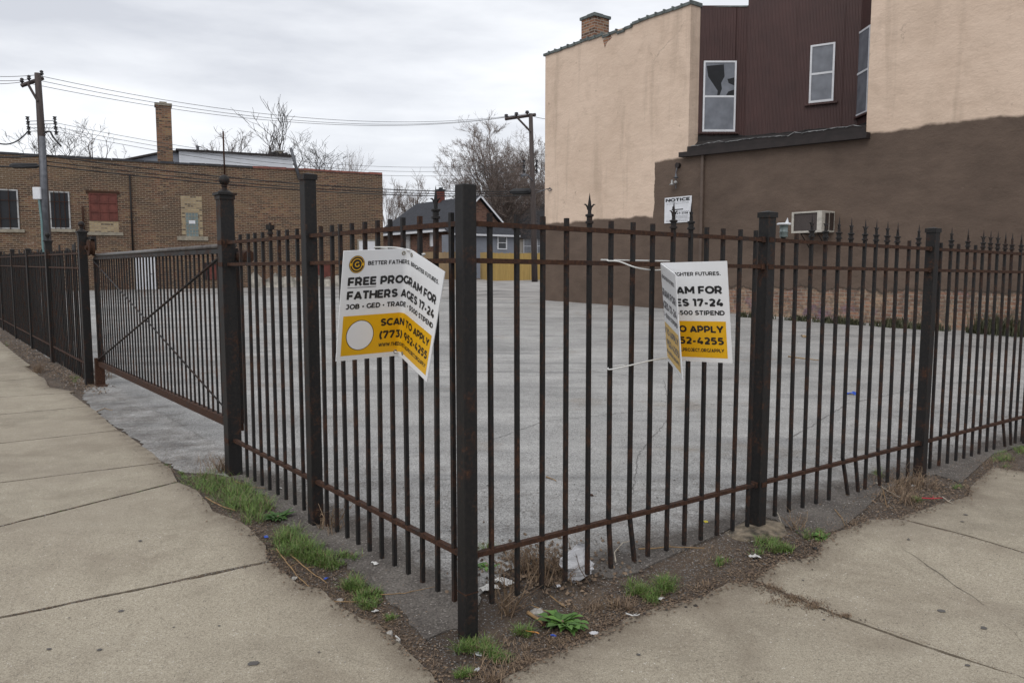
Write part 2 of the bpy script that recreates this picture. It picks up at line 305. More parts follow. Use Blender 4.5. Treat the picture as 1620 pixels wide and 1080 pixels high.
# ------------------------------------------------------------------ mesh building
class MB:
    def __init__(s): s.v = []; s.f = []
    def add(s, vs, fs):
        o = len(s.v); s.v += [tuple(v) for v in vs]; s.f += [tuple(i + o for i in f) for f in fs]; return s
    def box(s, x0, x1, y0, y1, z0, z1):
        return s.add([(x0, y0, z0), (x1, y0, z0), (x1, y1, z0), (x0, y1, z0), (x0, y0, z1), (x1, y0, z1), (x1, y1, z1), (x0, y1, z1)],
                     [(0, 3, 2, 1), (4, 5, 6, 7), (0, 1, 5, 4), (1, 2, 6, 5), (2, 3, 7, 6), (3, 0, 4, 7)])
    def tube(s, pts, rad, n=8, cap=True):
        pts = [Vector(p) for p in pts]; rs = rad if isinstance(rad, (list, tuple)) else [rad] * len(pts); o = len(s.v)
        for i, p in enumerate(pts):
            d = (pts[min(i + 1, len(pts) - 1)] - pts[max(i - 1, 0)]).normalized()
            u = d.cross(Vector((0, 0, 1)) if abs(d.z) < .9 else Vector((1, 0, 0))).normalized(); v = d.cross(u)
            for k in range(n):
                a = 2 * math.pi * k / n; s.v.append(tuple(p + (u * math.cos(a) + v * math.sin(a)) * rs[i]))
        for i in range(len(pts) - 1):
            for k in range(n):
                a = o + i * n + k; b = o + i * n + (k + 1) % n; s.f.append((a, b, b + n, a + n))
        if cap: s.f.append(tuple(o + k for k in range(n))[::-1]); s.f.append(tuple(o + (len(pts) - 1) * n + k for k in range(n)))
        return s
    def lathe(s, prof, c=(0, 0, 0), n=16, ax=0):
        o = len(s.v)
        for r, z in prof:
            for k in range(n):
                a = 2 * math.pi * k / n; s.v.append((c[0] + r * math.cos(a), c[1] + r * math.sin(a), c[2] + z))
        for i in range(len(prof) - 1):
            for k in range(n):
                a = o + i * n + k; b = o + i * n + (k + 1) % n; s.f.append((a, b, b + n, a + n))
        return s
    def prism(s, poly, y0, y1):             # polygon in (x,z), extruded y0..y1 (front y0)
        n = len(poly); s.add([(x, y0, z) for x, z in poly] + [(x, y1, z) for x, z in poly],
            [tuple(range(n)), tuple(range(n, 2 * n))[::-1]] + [(i, i + n, (i + 1) % n + n, (i + 1) % n) for i in range(n)]); return s
    def quad(s, a, b, c, d): return s.add([a, b, c, d], [(0, 1, 2, 3)])
    def mesh(s, name, bevel=0, smooth=False, fix=True):
        me = bpy.data.meshes.new(name); me.from_pydata(s.v, [], s.f)
        if bevel or fix:
            bm = bmesh.new(); bm.from_mesh(me)
            if fix: bmesh.ops.recalc_face_normals(bm, faces=bm.faces)
            if bevel: bmesh.ops.bevel(bm, geom=[e for e in bm.edges], offset=bevel, segments=1, affect='EDGES', clamp_overlap=True)
            bm.to_mesh(me); bm.free()
        if smooth: me.polygons.foreach_set('use_smooth', [True] * len(me.polygons))
        return me
def tag(o, label=None, cat=None, group=None, kind=None):
    for k, v in (('label', label), ('category', cat), ('group', group), ('kind', kind)):
        if v: o[k] = v
    return o
def obj(name, me, mat=None, parent=None, loc=(0, 0, 0), rot=(0, 0, 0)):
    o = bpy.data.objects.new(name, me); COL.objects.link(o)
    if mat is not None and not me.materials: me.materials.append(mat)
    o.parent = parent; o.location = loc; o.rotation_euler = rot; return o
def thing(name, label, cat, loc=(0, 0, 0), rz=0, group=None):
    o = bpy.data.objects.new(name, None); COL.objects.link(o); o.location = loc; o.rotation_euler = (0, 0, rz); o.empty_display_size = .2
    return tag(o, label, cat, group)
def part(name, mb, mat, parent=None, bevel=0, smooth=False, fix=True, **k): return obj(name, mb.mesh(name, bevel, smooth, fix), mat, parent, **k)

# ================================================================== GROUND
def rough(poly, step=.05, amp=.02, seed=0):
    out = []
    for i in range(len(poly)):
        a, b = Vector(poly[i][:2]), Vector(poly[(i + 1) % len(poly)][:2]); d = (b - a).length; n = max(1, int(d / step)); nn = Vector((-(b - a).y, (b - a).x)).normalized() if d > 0 else Vector((0, 0))
        for k in range(n):
            p = a.lerp(b, k / n); h = noise.noise(Vector((p.x * 4, p.y * 4, seed))) + .6 * noise.noise(Vector((p.x * 17, p.y * 17, seed + 5)))+ .35 * noise.noise(Vector((p.x * 45, p.y * 45, seed + 9)))
            out.append(p + nn * h * amp)
    return out
def inside(p, poly):
    c = False; j = len(poly) - 1
    for i in range(len(poly)):
        if (poly[i][1] > p[1]) != (poly[j][1] > p[1]) and p[0] < (poly[j][0] - poly[i][0]) * (p[1] - poly[i][1]) / (poly[j][1] - poly[i][1]) + poly[i][0]: c = not c
        j = i
    return c
def sheet(polys, h, skirt=.05, grid=.25, far=None, dirtf=None):
    """triangulated sheets lying h above the ground function, with a skirt round the edge"""
    V, F, D = [], [], []
    for poly in polys:
        pts = [Vector(p) for p in poly]; n0 = len(pts)
        xs = [p.x for p in pts]; ys = [p.y for p in pts]
        y = min(ys)
        while y < max(ys):
            st = grid * max(1, (y - 5) / 3) if far else grid; x = min(xs)
            while x < max(xs):
                p = (x + .31 * st, y + .17 * st)
                if inside(p, poly): pts.append(Vector(p))
                x += st
            y += st
        vo, eo, fo, *_ = delaunay_2d_cdt(pts, [], [list(range(n0))], 1, 1e-4)
        o = len(V); V += [(p.x, p.y, g(p.x, p.y) + h) for p in vo]; D += [dirtf(p.x, p.y) if dirtf else 0 for p in vo]
        F += [tuple(o + i for i in f) for f in fo]
        if skirt:
            o = len(V)
            for p in poly: V.append((p[0], p[1], g(p[0], p[1]) + h)); V.append((p[0], p[1], g(p[0], p[1]) + h - skirt)); D += [.8, 1]
            for i in range(len(poly)): j = (i + 1) % len(poly); F.append((o + 2 * i, o + 2 * i + 1, o + 2 * j + 1, o + 2 * j))
    me = bpy.data.meshes.new('sheet'); me.from_pydata(V, [], F)
    a = me.attributes.new('dirt', 'FLOAT', 'POINT'); a.data.foreach_set('value', D)
    bm = bmesh.new(); bm.from_mesh(me)
    bmesh.ops.recalc_face_normals(bm, faces=bm.faces)
    for f in bm.faces:
        if f.normal.z < -.5: f.normal_flip()
    bm.to_mesh(me); bm.free(); return me
G2 = lambda L_: [on_ground(*p).xy for p in L_]
# one sheet of bare soil out to the horizon
mb = MB(); xs = [-900, -300, -120, -60, -30] + [-20 + i * 1.0 for i in range(21)] ; xs = sorted(set(xs + [i * .25 - 4 for i in range(41)] + [7 + i * 1.5 for i in range(20)] + [60, 120, 300, 900]))
ys = sorted(set([-40, -10, -2, 0, 1, 2] + [2.2 + i * .15 for i in range(30)] + [7 + i * .5 for i in range(8)] + [11.5 + i * 2 for i in range(26)] + [90, 160, 300, 600, 1500]))
for j, y in enumerate(ys):
    for i, x in enumerate(xs): mb.v.append((x, y, g(x, min(y, 62))))
for j in range(len(ys) - 1):
    for i in range(len(xs) - 1): a = j * len(xs) + i; mb.f.append((a, a + 1, a + 1 + len(xs), a + len(xs)))
tag(part('ground', mb, M['soil'], smooth=True), kind='structure')
# sidewalk
EL = [(-70, 500), (0, 541), (22, 560), (41, 582), (70, 600), (78, 615), (118, 622), (149, 651), (202, 692), (250, 728), (270, 745), (289, 765), (313, 781), (337, 813), (380, 830), (402, 849), (421, 869), (428, 892), (449, 911), (477, 932), (509, 939), (540, 967), (572, 985), (597, 992), (614, 1010), (632, 1027), (660, 1052), (684, 1073), (712, 1130), (720, 1250)]
ER = [(770, 1250), (765, 1130), (797, 1080), (846, 1055), (887, 1037), (908, 1025), (929, 1018), (952, 1007), (973, 996), (991, 985), (1017, 976), (1043, 966), (1069, 961), (1116, 948), (1152, 929), (1191, 926), (1208, 912), (1234, 893), (1277, 890), (1292, 878), (1297, 864), (1321, 849), (1357, 835), (1376, 828), (1419, 825), (1443, 817), (1484, 803), (1533, 789), (1535, 774), (1557, 755), (1571, 743), (1620, 750), (1720, 742)]
wl = G2(EL); wr = G2(ER)
JL = [((0, 583), (48, 580)), ((0, 606), (66, 599)), ((0, 631), (110, 624)), ((0, 659), (141, 646)), ((0, 705), (187, 684)), ((0, 768), (256, 736)), ((0, 838), (281, 767)), ((0, 984), (427, 894))]
slabs = []
def near_i(w_, p): return min(range(len(w_)), key=lambda i: (w_[i] - p).length)
segs = [0]
jd = []
for a, b in JL:
    A, B = on_ground(*a).xy, on_ground(*b).xy; d = (A - B).normalized(); jd.append((B, d))
top = (wl[0], jd[0][1]); bot = (wl[-1], jd[-1][1]); js = [top] + jd + [bot]
GAP = .0105
for i in range(len(js) - 1):
    (B0, d0), (B1, d1) = js[i], js[i + 1]; along = (B1 - B0).normalized()
    def pos(p): return p.dot(along)
    gap = GAP; gap2 = .016 if i == 6 else GAP; gap = .016 if i == 7 else GAP
    mids = [p for p in wl if B0.dot(along) + .03 < p.dot(along) < B1.dot(along) - .03]
    ext = 4.2 if i < len(js) - 2 else 1.9
    poly = [B0 + along * gap] + mids + [B1 - along * gap2, B1 - along * gap2 + d1 * ext, B0 + along * gap + d0 * 4.2]
    slabs.append(rough(poly, .04, .009, i))
J1 = [on_ground(*p).xy for p in ((1193, 926), (1620, 1080))]; J2 = [on_ground(*p).xy for p in ((1420, 825), (1620, 880))]
d1 = (J1[1] - J1[0]).normalized(); d2 = (J2[1] - J2[0]).normalized(); u1 = Vector((-d1.y, d1.x)); u1 = u1 if u1.dot(wr[0] - J1[0]) > 0 else -u1
iA = near_i(wr, J1[0]); iB = near_i(wr, J2[0])
slabs.append(rough(wr[:iA] + [J1[0] + u1 * GAP, J1[0] + d1 * 3.2 + u1 * GAP], .04, .011, 21))
slabs.append(rough([J1[0] - u1 * GAP] + wr[iA + 1:iB] + [J2[0] + u1 * GAP, J2[0] + d2 * 4 + u1 * GAP, J1[0] + d1 * 4 - u1 * GAP], .04, .011, 22))
slabs.append(rough([J2[0] - u1 * GAP] + wr[iB + 1:] + [wr[-1] + d2 * 4, J2[0] + d2 * 4 - u1 * GAP], .04, .011, 23))
edge_pts = wl[3:] + wr
def edist(x, y, L_): return min(((x - p.x) ** 2 + (y - p.y) ** 2) ** .5 for p in L_)
dense_edge = [a.lerp(b, k / 6) for s_ in (wl, wr) for a, b in zip(s_, s_[1:]) if (b - a).length < 3 for k in range(6)]
walk = obj('sidewalk', sheet(slabs, .024, .06, .13, dirtf=lambda x, y: max(0, 1 - edist(x, y, dense_edge) / .22) ** 1.5), M['concrete']); tag(walk, kind='structure')
# asphalt lot, apron and the worn strip outside the fence
AL = [(0, 517), (30, 535), (60, 556), (100, 582), (150, 606), (128, 625), (152, 653), (205, 693), (253, 729), (283, 748), (345, 752), (378, 760), (420, 790), (445, 822), (470, 848), (500, 868), (540, 885), (566, 915), (600, 940), (640, 970), (655, 998), (682, 1010), (708, 998), (735, 992), (765, 940), (800, 905), (850, 895), (900, 902), (960, 920), (1010, 905), (1080, 872), (1140, 845), (1200, 815), (1240, 835), (1280, 852), (1330, 838), (1370, 805), (1400, 775), (1440, 762), (1480, 752), (1520, 765), (1545, 742), (1570, 720), (1620, 705), (1800, 690)]
wa = G2(AL); pl = rough(wa, .05, .03, 4)[:-1]
nl = len(pl); pl = [p for p in pl]
# close the sheet far away
lot_poly = rough(wa[:-1], .05, .03, 4)
# rough() closes the ring from the last to the first point: rebuild without that chord
ring = []
for a, b in zip(wa, wa[1:]):
    n = max(1, int((b - a).length / .05))
    for k in range(min(n, 400)):
        p = a.lerp(b, k / n); h = noise.noise(Vector((p.x * 3, p.y * 3, 1))) + .6 * noise.noise(Vector((p.x * 14, p.y * 14, 2))); h += .5 * noise.noise(Vector((p.x * 40, p.y * 40, 6))); ring.append(p + Vector((h * .045, h * .045)))
ring.append(wa[-1]); ring += [Vector((40, 3)), Vector((60, 61)), Vector((-60, 61)), Vector((-45, 30))]
CO = Vector((CX, CY)); DLv = Vector((math.cos(R(128.6)), math.sin(R(128.6)))); DR2 = Vector(DRv)
def outside(p):                           # metres outside the fence line (positive = street side)
    q = p - CO; nl_ = Vector((-DLv.y, DLv.x)); nr_ = Vector((DR2.y, -DR2.x)); return max(q.dot(nl_), q.dot(nr_))
def lotdirt(x, y):
    p = Vector((x, y)); o = outside(p); q = p - CO
    if q.dot(DLv) > 3.1 and o < 3 and q.dot(DLv) < 9.3: return .36 if o > -.3 else .1
    return max(sm((o + .55) / .6), .3 * sm((o + 3.2) / 3)) if y < 13 else 0
tag(obj('parking_lot', sheet([ring], .010, .03, .22, far=True, dirtf=lotdirt), M['asphalt']), kind='structure')
al = G2([(470, 470), (600, 471.5), (700, 473), (775, 474.5), (830, 475), (866, 474.5), (872, 462), (900, 452)]); M['alley'] = flat('patched_alley_concrete', (.30, .285, .27), .9, 0, .3, .5, .3)
tag(obj('alley', sheet([rough(al + [Vector((30, 60)), Vector((-40, 60)), Vector((-30, 44))], .4, .08, 8)], .03, .02, 1.5), M['alley']), kind='structure')
# pieces of the pavement: cracks and gum marks
def strip_on_walk(pts, wd, name, mat, seed=0, z=.0275, par=None):
    P = []
    for a, b in zip(pts, pts[1:]):
        n = max(2, int((b - a).length / .02))
        for k in range(n): P.append(a.lerp(b, k / n))
    mb = MB(); N_ = len(P)
    for i, p in enumerate(P):
        t = (P[min(i + 1, N_ - 1)] - P[max(i - 1, 0)]).normalized(); nn = Vector((-t.y, t.x)); h = noise.noise(Vector((p.x * 9, p.y * 9, seed))) * .02
        ww = wd * (.35 + .9 * abs(noise.noise(Vector((p.x * 20, p.y * 20, seed + 3))))) * min(1, (i + 1) / 12, (N_ - i) / 12)
        for sgn in (-1, 1): q = p + nn * (h + sgn * ww); mb.v.append((q.x, q.y, g(q.x, q.y) + z))
    for i in range(N_ - 1): mb.f.append((2 * i, 2 * i + 1, 2 * i + 3, 2 * i + 2))
    return part(name, mb, mat, par or walk)
M['crack'] = flat('crack_dirt', (.055, .043, .035), .95)
strip_on_walk(G2([(1415, 868), (1444, 884), (1500, 925), (1535, 950), (1570, 975)]), .0035, 'crack', M['crack'], 1)
strip_on_walk(G2([(1584, 988), (1601, 1005), (1625, 1032)]), .003, 'crack', M['crack'], 2)
lot_ = bpy.data.objects['parking_lot']; M['lot_crack'] = flat('tarred_lot_crack', (.15, .145, .14), .9)
for i, (L_, wd_) in enumerate((([(1180, 519), (1300, 530), (1450, 540), (1620, 556)], .02), ([(560, 545), (640, 566), (760, 590), (900, 584), (1040, 600)], .012), ([(400, 560), (480, 548), (600, 520), (760, 505)], .018), ([(770, 700), (860, 668), (980, 655), (1120, 640), (1300, 650)], .007), ([(1000, 790), (1010, 720), (1060, 660), (1050, 600)], .006), ([(1240, 700), (1340, 640), (1480, 610), (1600, 600)], .009), ([(190, 640), (260, 655), (330, 700)], .004))):
    strip_on_walk(G2(L_), wd_, 'crack', M['lot_crack'], 10 + i, .0135, lot_)
M['gum'] = flat('trodden_gum', (.095, .088, .082), .8)
gum = [(401, 1058, .024), (192, 974, .014), (78, 1035, .011), (222, 862, .012), (158, 1036, .012), (1489, 974, .018), (1556, 1001, .016), (1527, 820, .015), (1522, 831, .012), (1530, 1061, .012), (70, 872, .005), (110, 985, .005), (1437, 860, .01), (1303, 988, .007), (1270, 925, .007), (275, 1000, .006), (505, 1040, .006), (347, 998, .007), (930, 1003, .006), (1010, 1044, .01)]
for i, (px, py, r) in enumerate(gum):
    r *= .8
    p = on_ground(px, py); mb = MB(); n = 14
    ring_ = [(p.x + r * (1 + .7 * noise.noise(Vector((k * .7, i, 0)))) * 1.25 * math.cos(2 * math.pi * k / n), p.y + r * (1 + .7 * noise.noise(Vector((k * .7, i, 4)))) * math.sin(2 * math.pi * k / n)) for k in range(n)]
    mb.add([(x, y, g(x, y) + .028) for x, y in ring_], [tuple(range(n))]); part('gum_stain', mb, M['gum'], walk)

# ================================================================== FENCES
FL = Frame(CX, CY, R(128.6 - 180)); FR = Frame(CX, CY, R(36.6))
finial_prof = [(0, 0), (.013, 0), (.013, .008), (.021, .010), (.021, .020), (.015, .024), (.015, .042), (.022, .046), (.022, .054), (.010, .058), (.009, .085)]
def finial_mesh(broken=False):
    mb = MB(); mb.lathe(finial_prof, n=10)
    if broken: mb.lathe([(.009, .085), (.0, .087)], n=10); mb.box(-.02, .02, -.02, .02, .04, .07); return mb.mesh('finial', smooth=False)
    # spear blade: flat diamond, and two curled barbs
    mb.add([(-.011, 0, .085), (0, -.007, .085), (.011, 0, .085), (0, .007, .085), (-.009, 0, .105), (0, -.006, .105), (.009, 0, .105), (0, .006, .105), (0, 0, .165)],
           [(0, 1, 5, 4), (1, 2, 6, 5), (2, 3, 7, 6), (3, 0, 4, 7), (4, 5, 8), (5, 6, 8), (6, 7, 8), (7, 4, 8)])
    for s_ in (-1, 1): mb.tube([(s_ * .006, 0, .078), (s_ * .012, 0, .094), (s_ * .021, 0, .104), (s_ * .030, 0, .104)], [.006, .005, .004, .0015], 5)
    return mb.mesh('finial')
PICK = {}
def picket_mesh(z0, z1, bend=0):
    key = (round(z0, 3), round(z1, 3), bend)
    if key not in PICK:
        r = .0098; mb = MB()
        if bend:
            mb.box(-r, r, -r, r, z0 + .28, z1); zz = z0 + .28
            mb.add([(-r, -r, zz), (r, -r, zz), (r, r, zz), (-r, r, zz), (-r + bend, -r - .01, z0), (r + bend, -r - .01, z0), (r + bend, r - .01, z0), (-r + bend, r - .01, z0)],
                   [(0, 1, 5, 4), (1, 2, 6, 5), (2, 3, 7, 6), (3, 0, 4, 7), (4, 5, 6, 7)])
        else: mb.box(-r, r, -r, r, z0, z1)
        me = mb.mesh('picket'); me.materials.append(M['bar']); PICK[key] = me
    return PICK[key]
FIN = finial_mesh(); FIN.materials.append(M['paint']); FINB = finial_mesh(True); FINB.materials.append(M['bar'])
def rail_seg(xa, xb, za, zb, hw=.015, hh=.0112, yo=0):
    mb = MB(); mb.add([(xa, yo - hw, za - hh), (xb, yo - hw, zb - hh), (xb, yo + hw, zb - hh), (xa, yo + hw, za - hh), (xa, yo - hw, za + hh), (xb, yo - hw, zb + hh), (xb, yo + hw, zb + hh), (xa, yo + hw, za + hh)],
        [(0, 3, 2, 1), (4, 5, 6, 7), (0, 1, 5, 4), (1, 2, 6, 5), (2, 3, 7, 6), (3, 0, 4, 7)]); return mb
def post(parent, x, z0, z1, w_=.0375, ball=False, cap='flat', yo=0, lean=0):
    mb = MB(); mb.box(x - w_, x + w_, yo - w_, yo + w_, z0 - .25, z1)
    p = part('post', mb, M['paint'], parent, bevel=.004)
    if cap: 
        c = MB(); q = w_ + .006
        if ball:
            c.box(x - q, x + q, yo - q, yo + q, z1 - .02, z1 + .01); c.box(x - q - .012, x + q + .012, yo - q - .012, yo + q + .012, z1 + .012, z1 + .03)
            c.lathe([(w_ * 1.1, .03), (w_ * .8, .045), (.02, .055), (.018, .075), (.026, .08), (.02, .088)] + [(.040 * math.sin(a), .125 - .040 * math.cos(a)) for a in [.5, .8, 1.1, 1.4, 1.7, 2.0, 2.3, 2.6, 2.9, 3.14]], (x, yo, z1), 18)
        else:
            c.box(x - q, x + q, yo - q, yo + q, z1 - .028, z1 + .004)
            c.add([(x - q, yo - q, z1 + .004), (x + q, yo - q, z1 + .004), (x + q, yo + q, z1 + .004), (x - q, yo + q, z1 + .004), (x, yo, z1 + .016)], [(0, 1, 4), (1, 2, 4), (2, 3, 4), (3, 0, 4)])
        part('cap', c, M['paint'], p)
    return p
def bay(fr, root, xa, xb, zs, zf, pickets, bot=.03, yo=0):
    """rails between xa and xb at heights zs + zf(x); pickets = [(x, kind, bend)]"""
    for zr in zs: part('rail', rail_seg(xa, xb, zr + zf(xa), zr + zf(xb), yo=yo), M['rust'], root)
    for x, kind, bend in pickets:
        top = zs[-1] + .052 if kind == 'p' else zs[-1] + .035
        o = obj('picket', picket_mesh(bot, top, bend), None, root, (x, yo, zf(x)), (random.uniform(-.004, .004), random.uniform(-.004, .004), 0))
        if kind in 'fk': obj('finial', FIN if kind == 'f' else FINB, None, o, (0, 0, top - .012), (0, 0, random.uniform(-.5, .5)))
ZS = (.285, 1.642, 1.806)
def brackets(root, x, side, zf, yo=0, w_=.0375):
    for zr in ZS:
        mb = MB(); mb.box(x + side * w_ * .9 - .004, x + side * (w_ + .035) + .004, yo - .0205, yo + .0205, zr + zf(x) - .017, zr + zf(x) + .017); part('bracket', mb, M['rust'], root)
# --- right fence (with the corner post)
rf = thing('iron_fence', 'rusty black iron picket fence running right from the tall corner post', 'fence', (CX, CY, 0), FR.a)
zfR = lambda x: -.0103 * x
xR1 = FR.px(1212, 416)[0]; xR2 = FR.px(1473, 428)[0]; xR3 = xR2 + 2.12; xR4 = xR3 + 2.12
# corner post faces along the bisector of both runs
cp_ = part('post', MB().box(-.0355, .0355, -.0355, .0355, -.4, 1.975), M['paint'], rf, bevel=.004)
part('weld_seam', MB().box(-.0362, .0362, -.0362, .0362, .118, .124), M['rust'], cp_)
for x, t, ln_ in ((xR1, 1.945, .006), (xR2, 1.915, .014), (xR3, 1.9, .01), (xR4, 1.9, 0)):
    p_ = post(rf, x, -.1 + zfR(x), t, .0375); p_.rotation_euler = (0, ln_, 0); p_.location = (-1.62 * ln_, 0, x * ln_)
def PX(fr, L_, row=416): return [fr.px(p, row)[0] for p in L_]
b1 = PX(FR, [776.7, 818.7, 859, 897.3, 933.7, 967.7, 1001, 1032.3, 1062.7, 1091.7, 1118.7, 1144.7, 1170, 1194])
k1 = 'ppppfpppffpppp'; bd = {6: .035, 5: .012}
bay(FR, rf, .036, xR1 - .03, ZS, zfR, [(x, k1[i], bd.get(i, 0)) for i, x in enumerate(b1)], .028)
b2 = PX(FR, [1238.1, 1260.9, 1283, 1304.7, 1325.2, 1345.2, 1364.9, 1383.3, 1401.5, 1419, 1435.9, 1451.5], 424)
k2 = 'ppffffffffpf'; bd = {5: .07, 6: .045, 8: .03}
bay(FR, rf, xR1 + .03, xR2 - .03, ZS, zfR, [(x, k2[i], bd.get(i, 0)) for i, x in enumerate(b2)], .04)
b3 = PX(FR, [1486.5, 1501, 1514.5, 1528, 1540.7, 1553.1, 1565, 1577, 1588.9, 1600, 1611.5], 430); b3 += [b3[-1] + .152, b3[-1] + .304]
k3 = 'pfpfpffffffff'; bd = {9: .06, 10: .03}
bay(FR, rf, xR2 + .03, xR3 - .03, ZS, zfR, [(x, k3[i], bd.get(i, 0)) for i, x in enumerate(b3)], .05)
bay(FR, rf, xR3 + .03, xR4 - .03, ZS, zfR, [(xR3 + .1 + .152 * i, 'f', 0) for i in range(13)], .05)
for x in (xR1, xR2):
    brackets(rf, x, -1, zfR)
# --- left fence, corner to gate post
lf = thing('iron_fence', 'two-bay iron fence with a tall bare middle post between gate and corner post', 'fence', (CX, CY, 0), FL.a)
xL1 = FL.px(490, 418)[0]; xL2 = FL.px(359, 418)[0]; z0f = lambda x: 0
post(lf, xL1, 0, 2.17, .0375); post(lf, xL2, 0, 2.15, .052, True)
c1 = PX(FL, [508.5, 524.3, 541, 558.6, 577, 596.7, 617.7, 640, 663.3, 688, 715.4], 418)
bay(FL, lf, xL1 + .03, -.036, ZS, z0f, [(x, 'f' if i == 9 else 'p', 0) for i, x in enumerate(c1)], .035)
c2 = PX(FL, [380.7, 392.6, 404.3, 416.5, 429.4, 442.7, 456.7, 471.4], 418)
bay(FL, lf, xL2 + .045, xL1 - .03, ZS, z0f, [(x, 'k' if i == 4 else 'p', 0) for i, x in enumerate(c2)], .05)
for zr in ZS:      # rail ends lapping over the faces of the posts
    part('bracket', MB().box(xL2 - .035, xL2 + .06, -.0565, -.0535, zr - .016, zr + .016), M['rust'], lf)
    part('bracket', MB().box(xL1 - .06, xL1 - .034, -.021, .021, zr - .016, zr + .016), M['rust'], lf)
for zr in ZS: part('bracket', MB().box(xR1 - .03, xR1 + .02, -.0425, -.0385, zr + zfR(xR1) - .015, zr + zfR(xR1) + .015), M['rust'], rf)
# --- sliding gate just inside the line
gt = thing('sliding_gate', 'long sliding iron gate with crossed braces closing the driveway', 'gate', (CX, CY, 0), FL.a)
YG = .115; xg0 = FL.px(152, 430, YG)[0]; xg1 = FL.px(372, 430, YG)[0] 
part('top_rail', MB().add([(xg0, YG - .025, 1.735), (xg1, YG - .025, 1.735), (xg1, YG + .03, 1.735), (xg0, YG + .03, 1.735), (xg0, YG - .025, 1.77), (xg1, YG - .025, 1.77), (xg1, YG + .03, 1.77), (xg0, YG + .03, 1.77)],
     [(0, 3, 2, 1), (4, 5, 6, 7), (0, 1, 5, 4), (1, 2, 6, 5), (2, 3, 7, 6), (3, 0, 4, 7)]), M['bar'], gt)
part('track_rail', MB().tube([(xg0, YG, 1.792), (xg1, YG, 1.792)], .022, 10), M['track'], gt, smooth=True)
part('bottom_rail', MB().box(xg0 - .1, xg1, YG - .03, YG + .03, .31, .375), M['rust'], gt)
part('end_frame', MB().box(xg0 - .03, xg0 + .03, YG - .025, YG + .025, .375, 1.75), M['bar'], gt)
part('end_frame', MB().box(xg1 - .03, xg1 + .03, YG - .025, YG + .025, .375, 1.75), M['bar'], gt)
ng = 41; GP = MB().box(-.0078, .0078, -.0078, .0078, .375, 1.75).mesh('gate_picket'); GP.materials.append(M['bar'])
for i in range(ng):
    x = xg0 + .06 + (xg1 - .08 - xg0) * i / ng; obj('picket', GP, None, gt, (x, YG, 0), (0, random.uniform(-.003, .003), 0))
def rod(a, b, r, name, par, mat, n=6): return part(name, MB().tube([a, b], r, n), mat, par, smooth=True)
rod((xg0 + .03, YG - .035, .40), (xg1 - .1, YG - .035, 1.74), .012, 'brace', gt, M['bar']); rod((xg0 + .03, YG - .03, 1.72), (xg1 - .1, YG - .03, .42), .008, 'brace', gt, M['bar'])
# horn and roller housing by the gate post
hs = MB(); hs.tube([(xL2 + .02, .10, 1.70), (xL2 + .20, .10, 1.70)], .045, 12); part('guide_roller', hs, M['rust'], lf, smooth=False)
# --- fence beyond the gate
ff = thing('iron_fence', 'dark iron fence beyond the gate, with broken slats tied behind its pickets', 'fence', (CX, CY, 0), FL.a)
FP = [FL.px(136, 500)[0], FL.px(81, 480)[0]]; xs_ = FP[1]
while xs_ > -21.5: xs_ -= 2.45; FP.append(xs_)
gz = lambda x: g(*FL.w(x, 0).xy)
for i, x in enumerate(FP):
    post(ff, x, gz(x), (2.06, 2.0, 1.93, 1.95, 1.93, 1.95, 1.93)[min(i, 6)] + gz(x) * .6, .05 if i == 0 else (.048 if i == 1 else .0375), i < 2)
for a, b in zip(FP[1:], FP):
    n = max(2, round((b - a) / .15)); bay(FL, ff, a + .04, b - .04, (.30, 1.60, 1.80), lambda x: gz(x) * .6, [(a + (b - a) * (k + .5) / n, 'p', random.choice((0, 0, 0, .02)) if k % 5 == 0 else 0) for k in range(n)], .06)
mb = MB(); random.seed(3); x = FP[0] - .25
while x > -21:
    wd = random.choice((.05, .09, .13, .16)); 
    if random.random() < .72: 
        z0 = random.choice((.35, .4, .5, .9, .08)) + gz(x) * .6; lean = random.uniform(-.05, .05); z1 = 1.87 + random.uniform(-.06, .10) + gz(x) * .6
        mb.add([(x + lean, .07, z0), (x + wd + lean, .07, z0), (x + wd + lean, .085, z0), (x + lean, .085, z0), (x, .07, z1), (x + wd, .07, z1), (x + wd, .085, z1), (x, .085, z1)],
               [(0, 3, 2, 1), (4, 5, 6, 7), (0, 1, 5, 4), (1, 2, 6, 5), (2, 3, 7, 6), (3, 0, 4, 7)])
    x -= wd + random.uniform(.02, .16)
part('slat_screen', mb, M['slat'], ff)
# roller bracket on the post beyond the gate
part('roller_bracket', MB().box(FP[0] + .05, FP[0] + .33, .09, .11, 1.86, 2.04).box(FP[0] - .05, FP[0] + .33, .05, .09, 2.0, 2.04), M['paint'], ff)
wh = MB(); cx_ = FP[0] + .24; wh.tube([(cx_, .02, 1.89), (cx_, .035, 1.89), (cx_, .045, 1.89), (cx_, .065, 1.89), (cx_, .075, 1.89), (cx_, .09, 1.89)], [.105, .105, .085, .085, .105, .105], 20); wh.tube([(cx_, -.01, 1.89), (cx_, .02, 1.89)], .03, 10); part('roller_wheel', wh, M['rust'], ff)
part('rusty_foot', MB().box(FP[0] + .12, FP[0] + .2, .05, .16, g(*FL.w(FP[0], 0).xy) - .05, .42).box(FP[0] + .05, FP[0] + .3, .04, .17, .0, .06), M['rust'], ff)
rod((FP[0] + .05, .13, 1.25), (FP[0] + .3, .13, .4), .018, 'strut', ff, M['rust'])

